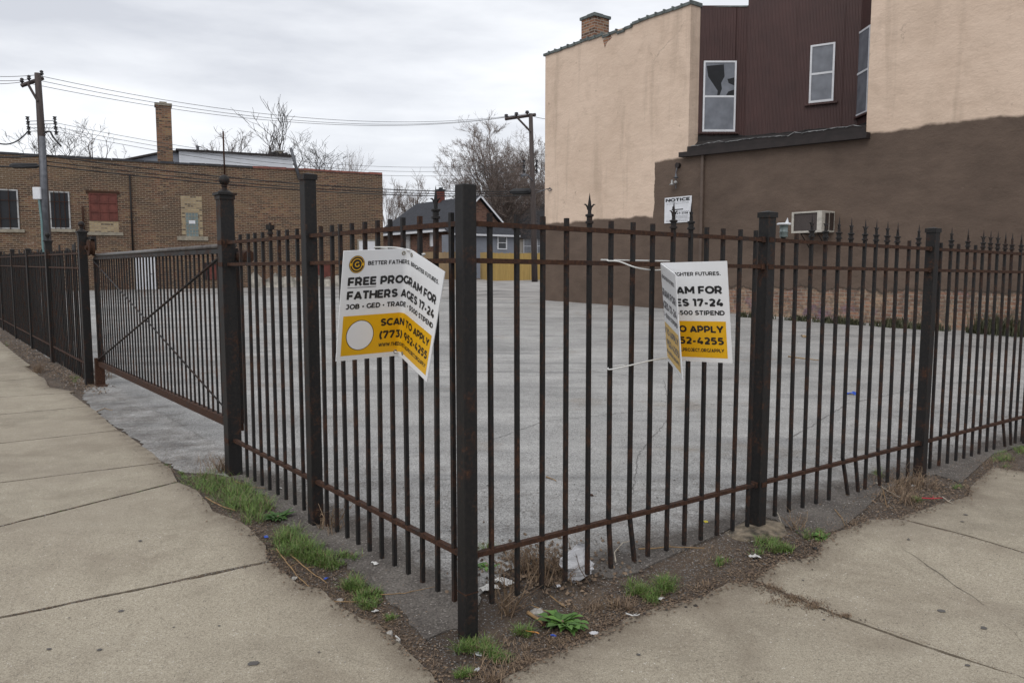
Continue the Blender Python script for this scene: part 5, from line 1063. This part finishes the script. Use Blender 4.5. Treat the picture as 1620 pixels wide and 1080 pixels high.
def dome_tree(label, base, H, W, seed, limbs=15, br=12, sub=5, r0=.3, tw=.0105, low=.22, mats=('twig', 'bark'), cz=.56, lv=3):
    """a bare tree whose limbs fan out from the trunk to a rounded crown"""
    rnd = random.Random(seed); trunk, crown = MB(), MB(); gs = rnd.gauss; U = rnd.uniform
    tp = [Vector((0, 0, -.3)), Vector((U(-.1, .1), U(-.1, .1), H * .2)), Vector((U(-.2, .2), U(-.2, .2), H * .45)), Vector((U(-.4, .4), U(-.3, .3), H * .8))]
    trunk.tube(tp, [r0 * 1.2, r0 * .9, r0 * .55, .04], 9, cap=False)
    def fine(p, d, ln, r, lvl):
        m = p + d * ln * .5 + Vector((gs(0, .05), gs(0, .05), gs(.02, .04))) * ln; e = m + (d + Vector((gs(0, .22), gs(0, .22), gs(.16, .18)))).normalized() * ln * .5
        crown.tube([p, m, e], [r, r * .75, max(tw * .5, r * .45)], 3, cap=False)
        if lvl:
            for _ in range(sub if lvl > 1 else max(3, sub - 2)):
                t = U(.2, 1); q = p.lerp(m, t * 2) if t < .5 else m.lerp(e, t * 2 - 1); nd = (d * .9 + Vector((gs(0, .55), gs(0, .55), gs(.15, .45)))).normalized(); fine(q, nd, ln * U(.42, .7), max(tw, r * .55), lvl - 1)
    for i in range(limbs):
        az = i * 2.399 + U(-.3, .3); el = R(U(-6, 80)); k_ = U(.86, 1.02) * (1 - .12 * rnd.random()); E_ = Vector((math.cos(az) * math.cos(el) * W / 2 * k_, math.sin(az) * math.cos(el) * W / 2 * k_, H * cz + math.sin(el) * H * (1 - cz) * k_))
        z0 = H * (low + (.32 - low * .3) * rnd.random() * (el / 1.5)); S_ = Vector((0, 0, z0)); C_ = S_.lerp(E_, .42) + Vector((0, 0, U(-.02, .10) * H)); pts = []
        for j in range(9): t = j / 8; pts.append(S_ * (1 - t) ** 2 + C_ * 2 * t * (1 - t) + E_ * t * t + Vector((gs(0, .06), gs(0, .06), gs(0, .06))) * (t * 2))
        rs = [r0 * .33 * (1 - t / 8) ** .9 + tw * 1.2 for t in range(9)]; crown.tube(pts, rs, 5, cap=False)
        for b_ in range(br):
            t = .16 + .84 * (b_ + rnd.random()) / br; j = min(7, int(t * 8)); q = pts[j].lerp(pts[j + 1], t * 8 - j); tg = (pts[j + 1] - pts[j]).normalized(); d = (tg + Vector((gs(0, .55), gs(0, .55), gs(.12, .45)))).normalized()
            fine(q, d, W * U(.13, .25) * (1.15 - .35 * t), max(tw * 1.6, rs[j] * .42), lv)
    t = thing('bare_tree', label, 'tree', base); part('trunk', trunk, M[mats[1]], t, smooth=True, fix=False); part('crown', crown, M[mats[0]], t, fix=False); return t
def tbase(px, y): p = at(px, 430, y); return Vector((p.x, p.y, g(p.x, min(y, 62))))
def topz(py, y): return at(800, py, y).z - g(0, 66)
dome_tree('broad leafless tree with dense upright twigs behind the grey house addition', tbase(788, 82), topz(190, 82), 11.6, 21, limbs=23)
dome_tree('leafless tree half hidden between the far utility pole and the stucco building', tbase(862, 92), topz(212, 92), 12, 5, limbs=15)
tree('bare_tree', 'tall dark-limbed leafless tree rising above the white clapboard building', tbase(440, 70), topz(165, 70), .55, 12, 2, .42, .24, .5, .75, 'bark_dark', 'bark_dark', levels=4, tw=.026, W=8)
dome_tree('low spreading leafless tree behind the white clapboard building', tbase(378, 74), topz(203, 74), 7.6, 8, limbs=10, br=9, sub=5, tw=.014, low=.5, mats=('bark', 'bark'), r0=.22, cz=.7, lv=2)
tree('bare_tree', 'leafless tree with arching branches right of the leaning grey mast', tbase(500, 72), topz(205, 72), .8, 31, 3, .5, .22, .25, .8, 'bark_dark', 'bark_dark', levels=4, tw=.022, W=8)
tree('bare_tree', 'fine-twigged leafless shrub tree over the right end of the brick parapet', tbase(560, 75), topz(238, 75), .6, 14, 4, .45, .12, .6, .9, levels=4, tw=.012, W=4.5)
tree('bare_tree', 'twisted dark leafless tree just right of the leaning pole', tbase(92, 56), topz(188, 56), .75, 17, 3, .6, .16, .3, .85, 'bark_dark', 'bark_dark', levels=4, tw=.02, W=6)
dome_tree('pale leafless tree over the brick parapet between pole and chimney', tbase(160, 60), topz(207, 60), 5.6, 23, limbs=7, br=8, sub=4, tw=.011, low=.5, mats=('bark', 'bark'), r0=.2, cz=.7, lv=2)
dome_tree('leafless tree rising behind the dark roof of the brick house', tbase(655, 100), topz(280, 100), 8.5, 41, limbs=10, br=9, sub=5, tw=.014, low=.3, lv=2)
tree('bare_tree', 'leafless tree between brick building corner and the dark roof', tbase(616, 98), topz(285, 98), .7, 43, 4, .3, .25, .45, .9, levels=5, tw=.018, W=5)
tree('bare_tree', 'slim dark sapling against the cream house wall', tbase(819, 66), 5.2, .5, 51, 2, .6, .1, .6, .6, 'bark_dark', 'bark_dark', levels=3, tw=.012)

# ================================================================== PLANTS, LITTER AND RUBBISH
rn = random.Random(77)
def blade(mb, x, y, z, h, wd, lean, az):
    dx, dy = math.cos(az), math.sin(az); px_, py_ = -dy * wd, dx * wd
    mb.add([(x - px_, y - py_, z), (x + px_, y + py_, z), (x + dx * lean * .4 + px_ * .8, y + dy * lean * .4 + py_ * .8, z + h * .6), (x + dx * lean * .4 - px_ * .8, y + dy * lean * .4 - py_ * .8, z + h * .6), (x + dx * lean, y + dy * lean, z + h * rn.uniform(.8, 1))],
           [(0, 1, 2, 3), (3, 2, 4)])
def grass_patch(mb, px, py, rpx, n, h, squash=.5, z=0, dry=None):
    cs = [(rn.gauss(0, .55), rn.gauss(0, .55), rn.uniform(.12, .34), rn.uniform(.5, 1.15)) for _ in range(max(3, n // 45))]
    for _ in range(n):
        c = rn.choice(cs); u, v = c[0] + rn.gauss(0, c[2]), c[1] + rn.gauss(0, c[2]); p = on_ground_c(px + u * rpx, py + v * rpx * squash); hh = h * c[3]
        blade(mb if dry is None or rn.random() > .16 else dry, p.x, p.y, p.z + z, hh * rn.uniform(.25, 1.1), rn.uniform(.0008, .0019), hh * rn.uniform(.25, 1.5), rn.uniform(0, 6.283))
def on_ground_c(px, py): p = on_ground(px, py); p.z = g(p.x, p.y) + .006; return p
gr = MB(); dg_ = MB()
for px, py, r_, n, h in ((318, 762, 26, 420, .05), (345, 772, 30, 700, .07), (372, 785, 30, 800, .08), (390, 800, 28, 700, .08), (410, 812, 22, 400, .07), (455, 855, 22, 650, .07), (475, 872, 26, 800, .075), (505, 888, 24, 600, .06), (525, 895, 18, 260, .04), (548, 882, 14, 200, .045), (560, 930, 18, 420, .06), (580, 945, 20, 420, .05), (592, 960, 14, 200, .045), (613, 980, 8, 80, .03),
                         (745, 1028, 18, 360, .06), (765, 1040, 10, 120, .05), (795, 1040, 20, 260, .035), (830, 1005, 16, 220, .05), (735, 1072, 14, 220, .04), (770, 880, 9, 120, .08), (1010, 940, 17, 420, .055), (1045, 930, 20, 480, .06), (1028, 948, 16, 260, .045), (1290, 850, 18, 300, .04), (1215, 868, 22, 420, .05), (1240, 872, 16, 260, .045), (1145, 893, 14, 120, .035), (1392, 752, 10, 120, .06), (1450, 793, 8, 120, .045), (1512, 772, 8, 50, .04), (1590, 727, 16, 240, .05), (1610, 712, 12, 200, .06), (262, 740, 7, 90, .03), (282, 752, 9, 110, .03), (238, 722, 5, 40, .02), (120, 602, 8, 160, .06), (8, 545, 7, 80, .05), (66, 602, 6, 40, .03)): grass_patch(gr, px, py, r_ * .95, int(n * 1.5), h, dry=dg_)
for x_, y_, n in ((276, 769, 70), (262, 771, 60), (240, 776, 50), (215, 781, 40), (185, 790, 30), (150, 799, 30), (100, 812, 30), (60, 823, 25)): grass_patch(gr, x_, y_, 22, n * 2, .012, .1, z=.010)
tag(part('grass', gr, M['grass'], fix=False), 'green grass in strips along the pavement edge', 'grass', kind='stuff')
for px, py, r_, n, h in ((800, 1045, 50, 260, .05), (850, 1020, 40, 220, .04), (760, 1060, 50, 220, .05), (960, 965, 30, 180, .05), (985, 955, 20, 160, .06), (1430, 770, 40, 500, .10), (1455, 775, 30, 300, .08), (1400, 780, 30, 200, .06), (1110, 885, 60, 200, .03), (860, 885, 50, 360, .07), (880, 905, 40, 260, .06), (820, 900, 40, 300, .07), (330, 750, 30, 120, .08), (365, 745, 14, 160, .10), (520, 840, 16, 80, .07), (60, 600, 40, 320, .05), (110, 600, 34, 260, .05), (30, 560, 24, 140, .05), (160, 598, 12, 120, .07), (1340, 830, 60, 120, .03), (1250, 890, 60, 180, .03), (1580, 740, 40, 200, .04), (470, 920, 40, 120, .03), (520, 950, 40, 120, .03)): grass_patch(dg_, px, py, r_, n, h)
for px, py, r_, n in ((1230, 940, 20, 240), (1255, 955, 28, 520), (1285, 968, 24, 320), (1320, 985, 24, 160)): grass_patch(dg_, px, py, r_, n, .014, .35, z=.02)
for _ in range(3600):                     # flattened straw: long bits lying down
    L_ = rn.choice((EL, ER)); i = rn.randrange(1, len(L_) - 2); t = rn.random(); px = L_[i][0] + (L_[i + 1][0] - L_[i][0]) * t; py = L_[i][1] + (L_[i + 1][1] - L_[i][1]) * t - abs(rn.gauss(0, 16)) + 2
    if py > 1100 or py < 530: continue
    p = on_ground_c(px + (abs(rn.gauss(0, 12)) if L_ is EL else -abs(rn.gauss(0, 12))), py); a = rn.uniform(0, 6.283); l = rn.uniform(.012, .06); wd = rn.uniform(.0006, .0016); dx, dy = math.cos(a), math.sin(a); z = p.z + rn.uniform(.0, .012)
    dg_.add([(p.x - dy * wd, p.y + dx * wd, z), (p.x + dy * wd, p.y - dx * wd, z), (p.x + dx * l, p.y + dy * l, z + rn.uniform(0, .012))], [(0, 1, 2)])
lt = MB(); gt_ = MB()
def chip(mb, p, r_, hz): 
    k_ = rn.randint(4, 6); a0 = rn.uniform(0, 6.28); vs = [(p.x + r_ * rn.uniform(.6, 1.2) * math.cos(a0 + 6.283 * i / k_), p.y + r_ * rn.uniform(.6, 1.2) * math.sin(a0 + 6.283 * i / k_), p.z + rn.uniform(0, hz)) for i in range(k_)] + [(p.x, p.y, p.z + hz * 1.4)]
    mb.add(vs, [(i, (i + 1) % k_, k_) for i in range(k_)])
for _ in range(9000):                     # leaf crumbs over the soil strips, thinning out over the concrete edge
    L_ = rn.choice((EL, ER, ER)); i = rn.randrange(1, len(L_) - 2); t = rn.random(); px = L_[i][0] + (L_[i + 1][0] - L_[i][0]) * t; py = L_[i][1] + (L_[i + 1][1] - L_[i][1]) * t
    o = abs(rn.gauss(0, 30)) if rn.random() < .85 else -abs(rn.gauss(0, 7)); p = on_ground_c(px + (o * .6 if L_ is EL else -o * .4), py - o * .8)
    if p.y > 14: continue
    if o < 0: p.z += .022
    chip(lt, p, rn.uniform(.0025, .009), .004)
JJ = JL + [((1193, 926), (1620, 1080)), ((1420, 825), (1620, 880))]
for (x0, y0), (x1, y1) in JJ[3:]:           # crumbs and dirt sitting in the joints
    for _ in range(int(260 * (1 if y1 < 760 else 2.6))):
        t = rn.random(); p = on_ground_c(x0 + (x1 - x0) * t, y0 + (y1 - y0) * t); nz = max(.15, noise.noise(Vector((p.x * 3, p.y * 3, 5))) + .5)
        if rn.random() < nz: chip(lt if rn.random() < .7 else gt_, p + Vector((rn.gauss(0, .006), rn.gauss(0, .006), .014)), rn.uniform(.002, .006), .004)
EF = [(0, 536), (30, 552), (62, 570), (95, 590), (125, 606), (160, 610)]
for _ in range(1700):                       # litter on the far soil strip
    i = rn.randrange(len(EF) - 1); t = rn.random(); p = on_ground_c(EF[i][0] + (EF[i + 1][0] - EF[i][0]) * t + rn.gauss(0, 8), EF[i][1] + (EF[i + 1][1] - EF[i][1]) * t + rn.gauss(0, 7))
    a_ = rn.uniform(0, 6.283); l_ = rn.uniform(.03, .14); wd = rn.uniform(.0015, .004); chip(lt if rn.random() < .8 else gt_, p, rn.uniform(.006, .02), .012)
    if rn.random() < .6: dg_.add([(p.x - wd, p.y, p.z + .01), (p.x + wd, p.y, p.z + .01), (p.x + math.cos(a_) * l_, p.y + math.sin(a_) * l_, p.z + rn.uniform(.01, .04))], [(0, 1, 2)])
for _ in range(420):                        # crumbs on the dirt wedge in the right joint
    t = abs(rn.gauss(.12, .09)); p = on_ground_c(1193 + 427 * t + rn.gauss(0, 5), 926 + 154 * t + abs(rn.gauss(0, 7))); chip(lt, p + Vector((0, 0, .019)), rn.uniform(.002, .006), .004)
for _ in range(700): p = on_ground_c(rn.gauss(865, 60), rn.gauss(905, 22)); chip(lt, p, rn.uniform(.004, .016), .012)
for _ in range(500): p = on_ground_c(rn.gauss(1450, 45), rn.gauss(780, 14)); chip(lt, p, rn.uniform(.004, .014), .01)
for _ in range(4200):                     # grit over the worn strip
    s_ = rn.uniform(-.2, 6.6) if rn.random() < .6 else rn.uniform(-.2, 3.3); side = rn.random() < .6; D_ = DR2 if side else DLv; nn = Vector((DR2.y, -DR2.x)) if side else Vector((-DLv.y, DLv.x)); q_ = CO + D_ * (s_ if side else min(s_, 3.3)) + nn * rn.gauss(.05, .18)
    p = Vector((q_.x, q_.y, g(q_.x, q_.y) + .010)); chip(gt_, p, rn.uniform(.0015, .0055) * rn.choice((.7, 1, 1)), .003)
for _ in range(900):
    p = on_ground_c(rn.uniform(600, 1600), rn.uniform(560, 900)); p.z += .006; chip(gt_, p, rn.uniform(.003, .010), .004)
for _ in range(420):
    px = rn.uniform(0, 1620); py = rn.uniform(800, 1080); p = on_ground(px, py)
    if min(edist(p.x, p.y, dense_edge[::3]), 9) < rn.random() ** 2 * 1.4: p.z = g(p.x, p.y) + .026; chip(gt_, p, rn.uniform(.0015, .004), .0025)
tag(part('dry_grass', dg_, M['dry'], fix=False), 'dead straw and dry grass between fence and pavement', 'dry grass', kind='stuff')
tag(part('leaf_litter', lt, M['litter'], fix=False), 'brown leaf litter and bark crumbs on the soil', 'leaf litter', kind='stuff'); tag(part('gravel', gt_, M['grit'], fix=False), 'loose grit and pebbles around the fence foot', 'gravel', kind='stuff')
wf = MB()
for i in range(150):                      # weeds at the foot of the stucco building
    t = rn.random() ** .8; px = 1180 + 480 * t; py = 502 + (532 - 502) * (px - 1180) / 440 - 1; cl = noise.noise(Vector((px * .022, 0, 0)))
    if cl < -.08 and rn.random() < .8: continue
    p = on_ground(px, py); s_ = .13 + .2 * max(0, cl) + (.2 if px > 1570 else 0)
    for _ in range(26):
        a, r_ = rn.uniform(0, 6.283), rn.random() * s_; blade(wf, p.x + math.cos(a) * r_ - .25, p.y + math.sin(a) * r_ - .15, p.z, s_ * rn.uniform(.5, 1.7), .012, s_ * rn.uniform(.1, .7), rn.uniform(0, 6.283))
tag(part('weeds', wf, M['weed_far'], fix=False), 'low weeds along the foot of the stucco wall', 'weeds', kind='stuff')
def leaf(mb, base, az, ln, wd, droop, lobes=5):
    dx, dy = math.cos(az), math.sin(az); n = 7; L1, R1_ = [], []
    for i in range(n + 1):
        t = i / n; w_ = wd * math.sin(math.pi * min(1, t * .93 + .07)) ** .8 * (1 + .42 * math.sin(t * lobes * 6.28 + az)); zz = ln * (.55 * t - droop * t * t); c = base + Vector((dx * ln * t, dy * ln * t, zz)); sN = Vector((-dy, dx, 0)) * w_
        L1.append(c + sN + Vector((0, 0, w_ * .4))); R1_.append(c - sN + Vector((0, 0, w_ * .4))); mb.v.append(tuple(c))
    o = len(mb.v) - (n + 1); mb.v += [tuple(v) for v in L1]; mb.v += [tuple(v) for v in R1_]; m = n + 1
    for i in range(n): mb.f += [(o + i, o + i + 1, o + m + i + 1, o + m + i), (o + i + 1, o + i, o + 2 * m + i, o + 2 * m + i + 1)]
def rosette(px, py, label, n, ln, wd, mat='weed', name='leafy_weed'):
    p = on_ground(px, py); p.z = g(p.x, p.y) + .008; t = thing(name, label, 'weed', p); mb = MB()
    for i in range(n): leaf(mb, Vector((rn.uniform(-.03, .03), rn.uniform(-.02, .02), 0)), rn.uniform(0, 6.283), ln * rn.uniform(.55, 1.1), wd * rn.uniform(.7, 1.1), rn.uniform(.15, .6))
    part('leaves', mb, M[mat], t, smooth=True, fix=False); part('stem', MB().tube([(0, 0, -.01), (0, 0, .02)], .006, 6), M['dry'], t)
M['weed_bright'] = leafmat('bright_green_leaf', (.12, .24, .045), (.045, .10, .02))
rosette(890, 990, 'bright green broad-leaved weed in front of the right-hand fence', 46, .125, .019, 'weed_bright'); rosette(440, 822, 'dark green ferny weed at the end of the long grass strip', 46, .11, .012); rosette(770, 900, 'small yellow-green weed behind the corner post', 8, .07, .012, 'weed_bright'); rosette(1296, 852, 'bushy green weed on the pavement edge right of the rusty footing', 22, .07, .009, 'weed_bright')
def stalks(px, py, label, n, h, sp, name='dead_weed'):
    p = on_ground(px, py); p.z = g(p.x, p.y) + .0; t = thing(name, label, 'dead weed', p); st_, tw_ = MB(), MB()
    for i in range(n):
        b = Vector((rn.gauss(0, sp), rn.gauss(0, sp * .6), 0)); tip = b + Vector((rn.gauss(0, h * .35), rn.gauss(0, h * .3), h * rn.uniform(.5, 1.1))); m = b.lerp(tip, .5) + Vector((rn.gauss(0, .02), rn.gauss(0, .02), .01)); st_.tube([b, m, tip], [.003, .0022, .001], 4, cap=False)
        for _ in range(5): q_ = b.lerp(tip, rn.uniform(.25, 1)); e = q_ + Vector((rn.gauss(0, .03), rn.gauss(0, .03), rn.uniform(-.01, .05))); st_.tube([q_, e], [.0013, .0006], 3, cap=False)
    part('stems', st_, M['dry'], t, fix=False)
stalks(803, 972, 'clump of brown dead stalks right of the corner post', 26, .20, .022); stalks(868, 915, 'tangle of dead stalks behind the fence beside the white bag', 34, .17, .09); stalks(835, 905, 'dead stalk clump behind the second picket right of corner post', 26, .16, .05); stalks(352, 748, 'dead brown weed at the foot of the gate post', 22, .15, .06); stalks(525, 835, 'dead stalks at the foot of the tall bare post', 16, .16, .04)
stalks(1262, 838, 'short dead stems beside the rusty footing', 10, .12, .02); stalks(1450, 770, 'dry weed tangle at the foot of the second post', 18, .14, .08); stalks(165, 598, 'dead weed at the far gate post', 14, .2, .08); stalks(60, 590, 'flattened dead weeds beside the far fence', 40, .16, .045)
def lump(name, label, cat, px, py, sx, sy, h, mat, seed=0, dz=0, rz=0):
    p = on_ground(px, py); p.z = g(p.x, p.y) + dz; mb = MB(); n, m = 18, 7
    for j in range(m):
        ph = j / (m - 1) * math.pi / 2
        for i in range(n):
            a = 2 * math.pi * i / n; k_ = 1 + .28 * noise.noise(Vector((math.cos(a) * 1.5, math.sin(a) * 1.5, seed + j * .35))); mb.v.append((sx * math.cos(ph) ** .6 * math.cos(a) * k_, sy * math.cos(ph) ** .6 * math.sin(a) * k_, h * math.sin(ph) * (1 + .4 * noise.noise(Vector((a * 1.3, j * .6, seed + 7)))) - (.02 if j == 0 else 0)))
    for j in range(m - 1):
        for i in range(n): a, b = j * n + i, j * n + (i + 1) % n; mb.f.append((a, b, b + n, a + n))
    o = part(name, mb, M[mat], smooth=False, loc=p, rot=(0, 0, rz)); return tag(o, label, cat)
lump('concrete_footing', 'rust-stained broken concrete footing around the first post right of corner', 'footing', 1196, 840, .25, .15, .022, 'concrete_lump', 3, 0, R(36))
def scrap(name, label, cat, px, py, r_, mat, seed, hgt=.3, dz=.012, asp=.6):
    """crumpled sheet: a folded, creased patch with real relief"""
    p = on_ground(px, py); p.z = g(p.x, p.y) + dz; mb = MB(); n = 7
    for j in range(n + 1):
        for i in range(n + 1):
            u, v = i / n - .5, j / n - .5; q_ = Vector((u * 3.1, v * 3.1, seed)); mb.v.append((u * 2 * r_ * (1 + .35 * noise.noise(q_ + Vector((9, 0, 0)))), v * 2 * r_ * asp * (1 + .35 * noise.noise(q_ + Vector((0, 9, 0)))), r_ * hgt * (1 + 1.6 * noise.noise(q_ * 1.6)) * (1 - abs(u) * 1.2)))
    for j in range(n):
        for i in range(n): a = j * (n + 1) + i; mb.f.append((a, a + 1, a + n + 2, a + n + 1))
    o = part(name, mb, M[mat], fix=False, loc=p, rot=(0, 0, seed * 1.3)); return tag(o, label, cat)
M['bag'] = flat('thin_white_plastic', (.58, .58, .60), .35, 0, .1, 20, .5); M['blue'] = flat('blue_plastic', (.012, .07, .42), .4); M['redp'] = flat('red_plastic', (.45, .015, .03), .4); M['yellowp'] = flat('yellow_plastic', (.6, .5, .04), .5); M['paper'] = flat('dirty_paper', (.55, .54, .52), .8, 0, .15, 30); M['pebble'] = flat('pale_pebble', (.36, .34, .31), .9, 0, .25, 40); M['orange'] = flat('orange_filter_paper', (.55, .24, .06), .8)
# plastic bag snagged on pickets
bp = on_ground(908, 918); bp.z = g(bp.x, bp.y); mb = MB(); n, m = 12, 14
for j in range(m):
    for i in range(n):
        a = 2 * math.pi * i / n; t = j / (m - 1); rad = .035 + .05 * math.sin(math.pi * min(1, t * 1.15)) * (1 + .5 * noise.noise(Vector((math.cos(a) * 2, math.sin(a) * 2, t * 5)))); k_ = 1 + .35 * noise.noise(Vector((math.cos(a) * 4, math.sin(a) * 4, t * 9)))
        mb.v.append((rad * k_ * math.cos(a) + .035 * t + .02 * math.sin(t * 7), rad * k_ * math.sin(a) * .55, t * .20 + .02 * noise.noise(Vector((a, t * 4, 3)))))
for j in range(m - 1):
    for i in range(n): a, b = j * n + i, j * n + (i + 1) % n; mb.f.append((a, b, b + n, a + n))
tag(part('plastic_bag', mb, M['bag'], loc=bp), 'crumpled white plastic bag caught between pickets behind the fence', 'bag')
for i, a_ in enumerate([('paper_scrap', 'crumpled white paper in dead stalks behind the corner post', 'paper', 775, 935, .05, 'paper'), ('paper_scrap', 'white paper crumbs under the first pickets right of the corner', 'paper', 795, 925, .055, 'paper'), ('plastic_scrap', 'pale blue plastic scrap beside the dead stalks near the fence foot', 'plastic scrap', 883, 930, .016, 'bag'), ('paper_scrap', 'small white paper beside right-hand grass clump', 'paper', 1046, 950, .018, 'paper'),
    ('bottle_cap', 'blue plastic cap left of the broad-leaved weed', 'cap', 875, 1009, .014, 'blue'), ('plastic_scrap', 'blue plastic tag at the left pavement edge beside the long grass', 'plastic scrap', 421, 852, .02, 'blue'), ('plastic_scrap', 'small blue plastic scrap between the two lower grass clumps', 'plastic scrap', 516, 918, .013, 'blue'), ('plastic_scrap', 'clear flattened wrapper at pavement edge right of the weed', 'wrapper', 940, 1006, .022, 'bag'),
    ('paper_scrap', 'white flattened litter on the asphalt left of the fence', 'paper', 592, 894, .024, 'paper'), ('paper_scrap', 'white paper scrap by the grass and twigs', 'paper', 467, 918, .022, 'pebble'), ('paper_scrap', 'white scrap below the lowest grass clump', 'paper', 594, 970, .016, 'paper'), ('plastic_scrap', 'blue plastic glove lying in the middle of the lot', 'glove', 1348, 625, .075, 'blue'), ('bottle_cap', 'yellow plastic lid on the footing left of the post', 'lid', 1116, 828, .02, 'yellowp'), ('paper_scrap', 'white paper flap leaning at the second right post', 'paper', 1446, 771, .028, 'paper'),
    ('paper_scrap', 'white litter clump beneath the footing', 'paper', 1194, 884, .03, 'paper'), ('paper_scrap', 'flattened dark wrapper on the pavement edge', 'wrapper', 1291, 871, .022, 'signk'), ('paper_scrap', 'white paper shred on the far right pavement', 'paper', 1528, 792, .014, 'paper'), ('paper_scrap', 'white shred between grass and the left fence', 'paper', 442, 775, .02, 'paper'), ('cardboard_piece', 'brown flattened scrap in lot behind the fence', 'cardboard', 935, 786, .022, 'rust'), ('cardboard_piece', 'brown cardboard scrap far out in the lot', 'cardboard', 1274, 534, .12, 'tan_wood'),
    ('paper_scrap', 'white scrap far out in lot behind the right-hand bay', 'paper', 1533, 628, .03, 'paper'), ('paper_scrap', 'white scrap in the lot left of the first right post', 'paper', 1113, 626, .03, 'paper'), ('paper_scrap', 'clear crinkled film in grass under the corner post', 'film', 757, 1038, .02, 'bag'), ('bottle_cap', 'pale plastic ring on the soil below corner post', 'ring', 756, 1063, .014, 'bag')]):
    nm, lab, cat, px, py, r_, mt = a_; scrap(nm, lab, cat, px, py, r_, mt, i * 1.7 + .3)
for i, (px, py, r_, lab) in enumerate(((617, 1008, .016, 'pale pebble on left pavement edge below the grass'), (630, 1019, .012, 'small white pebble near the lower left pavement edge'), (850, 972, .035, 'grey stone beside the broad-leaved weed'), (1290 - 270, 978, .012, 'brown seed head on the right pavement'), (1100, 965, .013, 'dark stone on right pavement edge'), (1085, 967, .010, 'second dark stone on the right pavement edge'), (538, 952, .018, 'pale stone among the lower left grass'), (316, 795, .02, 'pale flat stone left of the long grass strip'), (1360, 838, .014, 'dark pebble at the right pavement edge'))):
    lump('stone', lab, 'stone', px, py, r_, r_ * .75, r_ * .6, 'pebble' if i not in (3, 4, 5, 8) else 'bark_dark', i, .008 if i in (2, 6, 7) else .022)
def stick(px, label, r_, mat='dry', lift=.01, name='twig'):
    P = []
    for x, y in px: p = on_ground(x, y); P.append(Vector((p.x, p.y, g(p.x, p.y) + lift + r_ + rn.uniform(0, .01))))
    Q = []; 
    for a, b in zip(P, P[1:]):
        for k_ in range(4): q_ = a.lerp(b, k_ / 4); Q.append(q_ + Vector((0, 0, .006 * noise.noise(q_ * 20))))
    Q.append(P[-1]); c = sum(Q, Vector()) / len(Q); mb = MB(); mb.tube([q_ - c for q_ in Q], [r_ * (1.1 - .6 * i / len(Q)) for i in range(len(Q))], 6); side = Q[len(Q) // 2] - c; mb.tube([side, side + Vector((rn.uniform(-.05, .05), rn.uniform(-.05, .05), .012))], [r_ * .6, r_ * .2], 5)
    return tag(part(name, mb, M[mat], smooth=True, loc=c), label, 'twig')
M['straw'] = flat('pale_dry_stick', (.30, .19, .09), .85, 0, .25, 20); M['stickw'] = flat('bleached_stick', (.42, .37, .30), .85, 0, .25, 20)
stick([(437, 873), (450, 890), (470, 915), (490, 935)], 'long pale stick crossing the lower left grass strip', .0035, 'straw'); stick([(460, 882), (475, 895), (495, 912), (517, 927)], 'second pale stick parallel to the long one beside grass', .0035, 'straw'); stick([(325, 791), (345, 803), (372, 812)], 'pale stick on pavement edge beside the long grass', .004, 'straw', .012); stick([(520, 957), (545, 956), (563, 955)], 'short stick pointing at the lowest left grass clump', .003, 'straw'); stick([(372, 765), (395, 774), (420, 776)], 'thin twig between the grass and gate post', .0025, 'straw')
stick([(602, 946), (640, 942), (690, 932)], 'thin twig on the asphalt left of corner post', .002, 'straw'); stick([(835, 975), (850, 985), (858, 995)], 'thick broken root beside the broad-leaved weed', .009, 'straw'); stick([(860, 997), (868, 985), (873, 972)], 'thick brown root stub under the broad-leaved weed', .009, 'rust'); stick([(870, 948), (885, 957), (895, 967)], 'pale twig above the broad-leaved weed', .003, 'straw'); stick([(974, 895), (972, 880), (985, 866), (1000, 862)], 'bleached curved stick standing against a picket', .004, 'stickw', .02)
stick([(1010, 874), (1060, 872), (1115, 873)], 'long pale stalk behind the pickets left of the footing', .004, 'straw', .015); stick([(1386, 768), (1400, 778), (1424, 791)], 'bleached white stick left of the second right post', .004, 'stickw', .015); stick([(1397, 778), (1402, 800), (1405, 807)], 'thin brown twig left of the dry weed tangle', .0025, 'straw'); stick([(1320, 810), (1332, 823), (1337, 836)], 'bent twig on soil between the first and second right posts', .003, 'straw'); stick([(1420, 806), (1435, 812), (1446, 818)], 'dark twig at the pavement edge near red straw', .003, 'litter')
stick([(1247, 566), (1270, 569), (1296, 572)], 'long branch lying far out in the lot', .012, 'straw', .01, 'branch'); stick([(864, 757), (872, 760), (880, 764)], 'short stick on the lot behind the fence', .005, 'straw'); stick([(840, 962), (860, 972), (885, 978)], 'thin straw under the dead stalks', .002, 'straw'); stick([(1224, 806), (1232, 818), (1236, 830), (1228, 838)], 'curly bleached twig right of the first post', .003, 'stickw'); stick([(1490, 792), (1500, 800), (1508, 803)], 'pale forked stick at the tip of the red straw', .004, 'stickw', .02); stick([(150, 655), (165, 648), (178, 651)], 'thin stick on the driveway beside the far pavement', .004, 'straw')
o = stick([(1458, 794), (1475, 795), (1494, 793)], 'red plastic straw on the right pavement edge', .0045, 'redp', .02, 'drinking_straw'); o['category'] = 'straw'
o = stick([(841, 1006), (853, 1009)], 'orange cigarette butt near the blue cap', .004, 'orange', .012, 'cigarette_butt'); o['category'] = 'cigarette butt'
o = stick([(990, 981), (1000, 984), (1012, 981)], 'white cigarette paper roll on the right pavement edge', .004, 'paper', .02, 'cigarette_butt'); o['category'] = 'cigarette butt'
o = stick([(626, 1016), (632, 1020)], 'white cigarette butt on the left pavement edge', .004, 'paper', .02, 'cigarette_butt'); o['category'] = 'cigarette butt'
